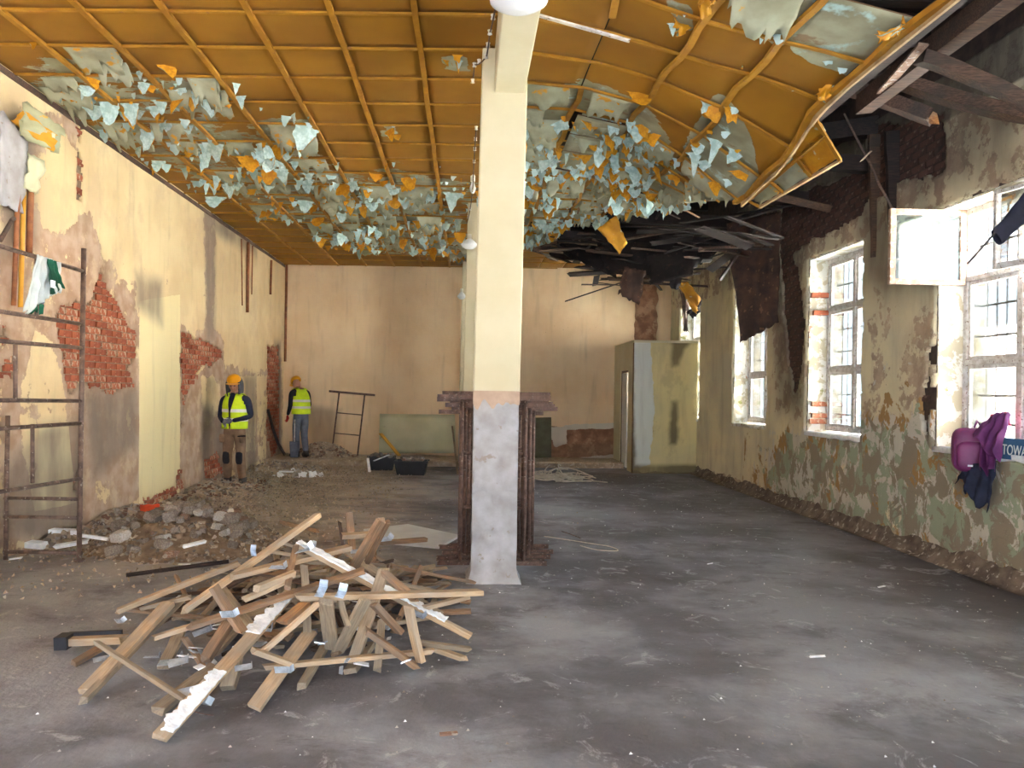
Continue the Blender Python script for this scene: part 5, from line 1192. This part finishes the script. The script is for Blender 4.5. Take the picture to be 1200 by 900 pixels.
def person(loc, rz, J, lab, jacket, trousers, glove, hood, kneepads, headrot, hz=0):
    root = empty('person', loc, rz, label=lab, cat='person')
    V3 = lambda *a_: Vector(a_)
    body_j = {'pelvis': (J['pelvis'], (.15, .115)), 'waist': (J['waist'], (.145, .11)), 'chest': (J['chest'], (.17, .125)), 'uchest': (J['uchest'], (.13, .10)), 'neck': (J['neck'], .06), 'head0': (J['head']+V3(0, 0, -.06), .07)}
    E_ = [('pelvis', 'waist'), ('waist', 'chest'), ('chest', 'uchest'), ('uchest', 'neck'), ('neck', 'head0')]
    for s in 'lr':
        body_j.update({'hip'+s: (J['hip'+s], .10), 'th'+s: (J['hip'+s].lerp(J['knee'+s], .5), .098), 'knee'+s: (J['knee'+s], .075), 'calf'+s: (J['knee'+s].lerp(J['ank'+s], .35), .078), 'ank'+s: (J['ank'+s], .065),
            'sh'+s: (J['sh'+s], .075), 'ua'+s: (J['sh'+s].lerp(J['el'+s], .5), .062), 'el'+s: (J['el'+s], .05), 'wr'+s: (J['wr'+s], .034)})
        E_ += [('pelvis', 'hip'+s), ('hip'+s, 'th'+s), ('th'+s, 'knee'+s), ('knee'+s, 'calf'+s), ('calf'+s, 'ank'+s), ('uchest', 'sh'+s), ('sh'+s, 'ua'+s), ('ua'+s, 'el'+s), ('el'+s, 'wr'+s)]
    me = skin_mesh(body_j, E_, [jacket, trousers, 'skin'])
    zt = J['pelvis'].z+.06
    for p in me.polygons:
        c = p.center; p.material_index = 1 if (c.z < zt and (Vector((c.x, c.y, 0))-Vector((J['pelvis'].x, J['pelvis'].y, 0))).length < .34 and not any((c-J['wr'+s]).length < .3 and c.z > .75 and abs(c.x) > .2 for s in 'lr')) else (2 if c.z > J['neck'].z+.0 else 0)
    # head joined to the body mesh
    hb = MB(); Hc = J['head']; HM = Matrix.Rotation(headrot[0], 3, 'Z') @ Matrix.Rotation(headrot[1], 3, 'X')
    def hf(p):
        q = p.copy()
        if p.y < 0: q.x *= 1-.12*max(0, -p.z); q.y *= .93
        if p.z < -.2: q.x *= 1-.3*(-p.z-.2); q.y *= 1-.12*(-p.z-.2)
        return q
    hb.ell(Hc, (.078, .098, .118), HM, 22, 16, 2, hf)
    hb.ell(Hc+HM @ V3(0, -.098, -.02), (.013, .02, .026), HM, 8, 6, 2); hb.ell(Hc+HM @ V3(0, -.088, -.062), (.026, .01, .009), HM, 8, 6, 3)
    for s in (-1, 1): hb.ell(Hc+HM @ V3(s*.03, -.083, .012), (.014, .009, .008), HM, 8, 6, 4); hb.ell(Hc+HM @ V3(s*.077, .005, -.01), (.01, .02, .03), HM, 8, 6, 2); hb.ell(Hc+HM @ V3(s*.03, -.088, .03), (.02, .006, .004), HM, 8, 4, 4)
    # hands: palm, four curled fingers, a thumb
    for s in 'lr':
        wr_, d = J['wr'+s], (J['hd'+s]-J['wr'+s]).normalized(); sd = J['pl'+s].normalized(); nn_ = d.cross(sd).normalized(); sd = nn_.cross(d)*-1
        Mh = Matrix((sd, d, nn_)).transposed(); mi = 5
        hb.ell(wr_+d*.05, (.043, .055, .018), Mh, 12, 8, mi)
        for f in range(4):
            b0 = wr_+d*.085+sd*(-.03+.02*f); L = (.062, .072, .068, .052)[f]; c_ = nn_
            hb.tube([b0, b0+d*L*.45+c_*.006, b0+d*L*.75+c_*.022, b0+d*L*.8+c_*.04], [.0095, .009, .008, .006], 7, mi)
        b0 = wr_+d*.03+sd*-.038; hb.tube([b0, b0-sd*.022+d*.022+nn_*.008, b0-sd*.022+d*.05+nn_*.022], [.011, .010, .008], 7, mi)
    for m in ('skin', 'boot', glove): me.materials.append(M[m])
    M_lip = 3
    bm = bmesh.new(); bm.from_mesh(me); m2 = hb.mesh('h', []); 
    bm.from_mesh(m2); bm.to_mesh(me); bm.free(); bpy.data.meshes.remove(m2)
    nb0 = len(me.polygons)-len(hb.f)
    for i, mi in enumerate(hb.m): me.polygons[nb0+i].material_index = {2: 2, 3: 3, 4: 4, 5: 5}[mi]
    for p in me.polygons: p.use_smooth = True
    link(bpy.data.objects.new('body', me), root)
    # vest: shell round chest, open front, shoulder straps
    A, B, C = J['pelvis']+V3(0, 0, .0), J['chest'], J['uchest']+V3(0, 0, .07)
    def ring(k):
        if k < .55: c = A.lerp(B, k/.55); a_ = .205-.01*k; d_ = .165
        else: c = B.lerp(C, (k-.55)/.45); q = (k-.55)/.45; a_ = .200-.055*q*q; d_ = .165-.07*q*q
        return c, a_, d_
    tw_ = J['twist']
    def VP(u, k, e=0):
        c, a_, d_ = ring(k); th = RAD(-90)+RAD(4+16*max(0, k-.45)/.55)+u*(2*math.pi-2*RAD(4+16*max(0, k-.45)/.55)); r2 = 1+.02*math.sin(u*19+k*5)
        p = Vector((a_*math.cos(th)*r2, d_*math.sin(th)*r2, 0))*(1+e); arm = 0
        return c+Matrix.Rotation(tw_, 3, 'Z') @ p
    v = MB()
    def armhole(u, k): return k > .68 and (abs(u-.25) < .085 or abs(u-.75) < .085)
    nu, nv = 48, 22; vs = [VP(i/nu, j_/nv) for j_ in range(nv+1) for i in range(nu+1)]
    fs = [(j_*(nu+1)+i, j_*(nu+1)+i+1, (j_+1)*(nu+1)+i+1, (j_+1)*(nu+1)+i) for j_ in range(nv) for i in range(nu) if not armhole((i+.5)/nu, (j_+.5)/nv)]
    v.add(vs, fs, 0, True); vo = v.build('hivis_vest', M['hivis'], root); sol = vo.modifiers.new('s', 'SOLIDIFY'); sol.thickness = .008; sol.offset = 1
    for s in (-1, 1):
        MB().sheet(lambda u, w_: C+Matrix.Rotation(tw_, 3, 'Z') @ Vector((s*(.055+.085*u), -.10+.2*w_, .008+.035*math.sin(w_*math.pi)-.02*u)), 4, 8, thick=.006).build('shoulder_strap', M['hivis'], vo)
    for k0 in (.20, .44):
        MB().sheet(lambda u, w_: VP(u, k0+.085*w_, .06), 48, 2).build('reflective_band', M['reflect'], vo)
    lo = MB(); bk_ = J.get('logo', .5)
    lo.sheet(lambda u, w_: VP(bk_-.045+.09*u, .80+.06*w_, .05), 6, 2); lo.build('print', M['blackcloth'], vo)
    # helmet
    he = MB(); hm = Matrix.Rotation(headrot[0], 3, 'Z') @ Matrix.Rotation(headrot[1], 3, 'X'); cc = Hc+hm @ V3(0, .005, .06)
    he.lathe([(.108, -.0), (.112, .012), (.110, .04), (.098, .075), (.07, .105), (.035, .12), (.001, .124)], (0, 0, 0), 26, M=None); he.v = [tuple(cc+hm @ Vector((x, y*1.18, z))) for x, y, z in he.v]
    ho = he.build('helmet', M['helmet'], root)
    def br(u, w_):
        th = RAD(200)+u*RAD(140); r1 = .108+.05*w_*math.sin(u*math.pi)**.7; return cc+hm @ Vector((r1*math.cos(th), r1*math.sin(th)*1.18, -.004-.012*w_))
    MB().sheet(br, 14, 3, thick=.005).build('peak', M['helmet'], ho)
    MB().bar(cc+hm @ V3(0, -.1, .08), cc+hm @ V3(0, .1, .08), .03, .01).build('ridge', M['helmet'], ho)
    if hood:
        hd = MB()
        def hp(u, w_):
            th = RAD(-50)+u*RAD(280); ph = w_; r1 = (.118+.02*math.sin(w_*3.1)); zz_ = .175-.37*w_; cap = math.sqrt(max(0, 1-max(0, .45-w_)**2/.21)); return Hc+hm @ Vector((math.cos(th)*r1*cap, (math.sin(th)*r1*1.2*cap)+.03, zz_))
        hd.sheet(hp, 28, 16, thick=.01); hd.build('hood', M['hood'], root)
    for s in 'lr':
        f0 = J['ank'+s]; fd = J['foot']; fdn = Vector((math.cos(fd+(.25 if s == 'l' else -.25)), math.sin(fd+(.25 if s == 'l' else -.25)), 0)); MM = Matrix((fdn, Vector((-fdn.y, fdn.x, 0)), V3(0, 0, 1))).transposed()
        bo_ = MB(); bo_.ell(V3(f0.x, f0.y, .055)+fdn*.07, (.15, .055, .055), MM, 16, 10, 0, lambda p: Vector((p.x, p.y, max(p.z, -.9)))); bo_.tube([V3(f0.x, f0.y, .03), V3(f0.x, f0.y, .15)], [.06, .062], 12)
        bo_.build('boot', M['boot'], root)
        if kneepads:
            kk = J['knee'+s]; kd = Vector((math.cos(fd), math.sin(fd), 0)); Mk = Matrix((Vector((-kd.y, kd.x, 0)), kd, V3(0, 0, 1))).transposed()
            MB().ell(kk+kd*.035+V3(0, 0, -.03), (.07, .055, .13), Mk, 14, 10, 0, lambda p: Vector((math.copysign(min(abs(p.x), .8), p.x), p.y, math.copysign(min(abs(p.z), .8), p.z)))).build('knee_pad', M['blackcloth'], root)
    if kneepads:
        for s, zc in (('l', .80), ('r', .80)):
            kd = Vector((math.cos(J['foot']), math.sin(J['foot']), 0)); c = J['hip'+s].lerp(J['knee'+s], .28)+kd*.07+Vector((-kd.y, kd.x, 0))*(.07 if s == 'l' else -.07)
            MB().ell(c, (.06, .05, .09), None, 12, 8, 0, lambda p: Vector((math.copysign(min(abs(p.x), .75), p.x), math.copysign(min(abs(p.y), .75), p.y), math.copysign(min(abs(p.z), .75), p.z)))).build('cargo_pocket', M['brownt'], root)
        c = J['hipl'].lerp(J['kneel'], .25)+V3(.03, -.14, .03); MB().bar(c, c+V3(.13, 0, .01), .02, .02).build('tool_loop', M['blackcloth'], root)
    return root
V_ = Vector
# faces local -Y
J1 = dict(pelvis=V_((0, 0, .93)), waist=V_((0, .0, 1.07)), chest=V_((0, .0, 1.26)), uchest=V_((0, .01, 1.40)), neck=V_((0, -.01, 1.50)), head=V_((0, -.04, 1.62)),
    hipl=V_((.10, 0, .88)), hipr=V_((-.10, 0, .88)), kneel=V_((.12, -.02, .50)), kneer=V_((-.11, -.02, .50)), ankl=V_((.14, .02, .09)), ankr=V_((-.12, .02, .09)),
    shl=V_((.20, .01, 1.40)), shr=V_((-.20, .01, 1.40)), ell=V_((.27, .03, 1.13)), elr=V_((-.27, .02, 1.12)), wrl=V_((.06, -.20, 1.06)), wrr=V_((-.09, -.21, 1.04)),
    hdl=V_((-.04, -.24, 1.05)), hdr=V_((0., -.27, 1.0)), pll=V_((0, .2, 1)), plr=V_((0, -.2, 1)), twist=0, foot=RAD(-90), logo=.12)
p1 = G(274, 570); person((p1.x, p1.y, 0), RAD(-12), J1, 'worker in hooded navy top, yellow vest and brown trousers standing by the left wall', 'navy', 'brownt', 'glove', True, True, (RAD(14), RAD(12)))
J2 = dict(pelvis=V_((0, 0, .93)), waist=V_((0, -.01, 1.07)), chest=V_((0, -.03, 1.25)), uchest=V_((0, -.07, 1.38)), neck=V_((0, -.12, 1.47)), head=V_((0, -.19, 1.56)),
    hipl=V_((.09, 0, .88)), hipr=V_((-.09, 0, .88)), kneel=V_((.10, -.03, .50)), kneer=V_((-.09, -.01, .50)), ankl=V_((.10, .02, .09)), ankr=V_((-.10, .06, .09)),
    shl=V_((.19, -.06, 1.38)), shr=V_((-.19, -.06, 1.38)), ell=V_((.24, -.04, 1.10)), elr=V_((-.24, -.05, 1.10)), wrl=V_((.22, -.17, .90)), wrr=V_((-.2, -.2, .92)),
    hdl=V_((.21, -.2, .80)), hdr=V_((-.18, -.26, .84)), pll=V_((0, 1, 0)), plr=V_((0, 1, 0)), twist=0, foot=RAD(-90), logo=.5)
p2 = W(352, 536, 16.35); person((p2.x, p2.y, .12), RAD(-105-30), J2, 'worker in black top, yellow vest and grey trousers facing away in the back corner', 'blackcloth', 'greyt', 'redglove', False, False, (0, RAD(28)))
# short spade in the second worker's hand
sp_ = empty('hand_shovel', (p2.x-.08, p2.y-.24, .12), label='grey spade held down by the worker with the red glove', cat='spade')
MB().tube([(0, 0, .35), (0, 0, .82)], .016, 8).build('shaft', M['framew'], sp_)
MB().sheet(lambda u, v: Vector(((u-.5)*.2*(1-.25*v*v), .02*math.cos((u-.5)*3), .36-.34*v)), 8, 6, thick=.006).build('blade', M['greyt'], sp_)

# ============================================================ labels of the many alike pieces: colour, size and place
ORD = ['leftmost', 'second', 'third', 'fourth', 'fifth', 'sixth', 'seventh', 'eighth', 'ninth', 'tenth', 'eleventh', 'twelfth']
def ordinals(grp, fmt, key):
    fam = {}
    for o in SC.objects:
        if o.get('group') == grp: fam.setdefault(key(o), []).append(o)
    for k, os_ in fam.items():
        os_.sort(key=lambda o: (o.matrix_basis.translation.x/max(o.matrix_basis.translation.y, 1)))
        for i, o in enumerate(os_):
            w = '' if len(os_) == 1 else (', leftmost such' if i == 0 else (', rightmost such' if i == len(os_)-1 else ', %s such from left' % (ORD[i] if i < 12 else '%dth' % (i+1))))
            o['label'] = fmt(k)+w
mc = {'rubble_grey': 'grey', 'rubble_brick': 'reddish', 'rubble_pale': 'whitish', 'wood_brown': 'brown', 'wood_weathered': 'grey', 'wood_dark': 'dark', 'wood_light': 'pale', 'white_plaster_crust': 'white', 'galvanised_steel': 'steel-grey'}
col_ = lambda o: mc.get(o.data.materials[0].name, 'grey')
zone = lambda o, cx, cy: ('front' if o.location.y < cy-.25 else ('back' if o.location.y > cy+.25 else 'middle'))+(' left' if o.location.x < cx-.3 else (' right' if o.location.x > cx+.3 else ' centre'))
ordinals('lumps of the rubble heap', lambda k: '%s %s lump at the %s of the rubble heap' % k, lambda o: ('big' if o.scale.x > .06 else 'small', col_(o), zone(o, HC.x, HC.y)))
ordinals('buried pieces of the timber pile', lambda k: '%s lath buried in the %s of the timber pile' % k, lambda o: (col_(o), zone(o, -1.08, 5.55)))
ordinals('chips in the timber pile', lambda k: '%s chip in the %s of the timber pile' % k, lambda o: (col_(o), zone(o, -1.08, 5.3)))
ordinals('rubble in the left tub', lambda k: '%s lump in the left black tub' % k, lambda o: (col_(o),))
ordinals('rubble in the right tub', lambda k: '%s lump in the right black tub' % k, lambda o: (col_(o),))
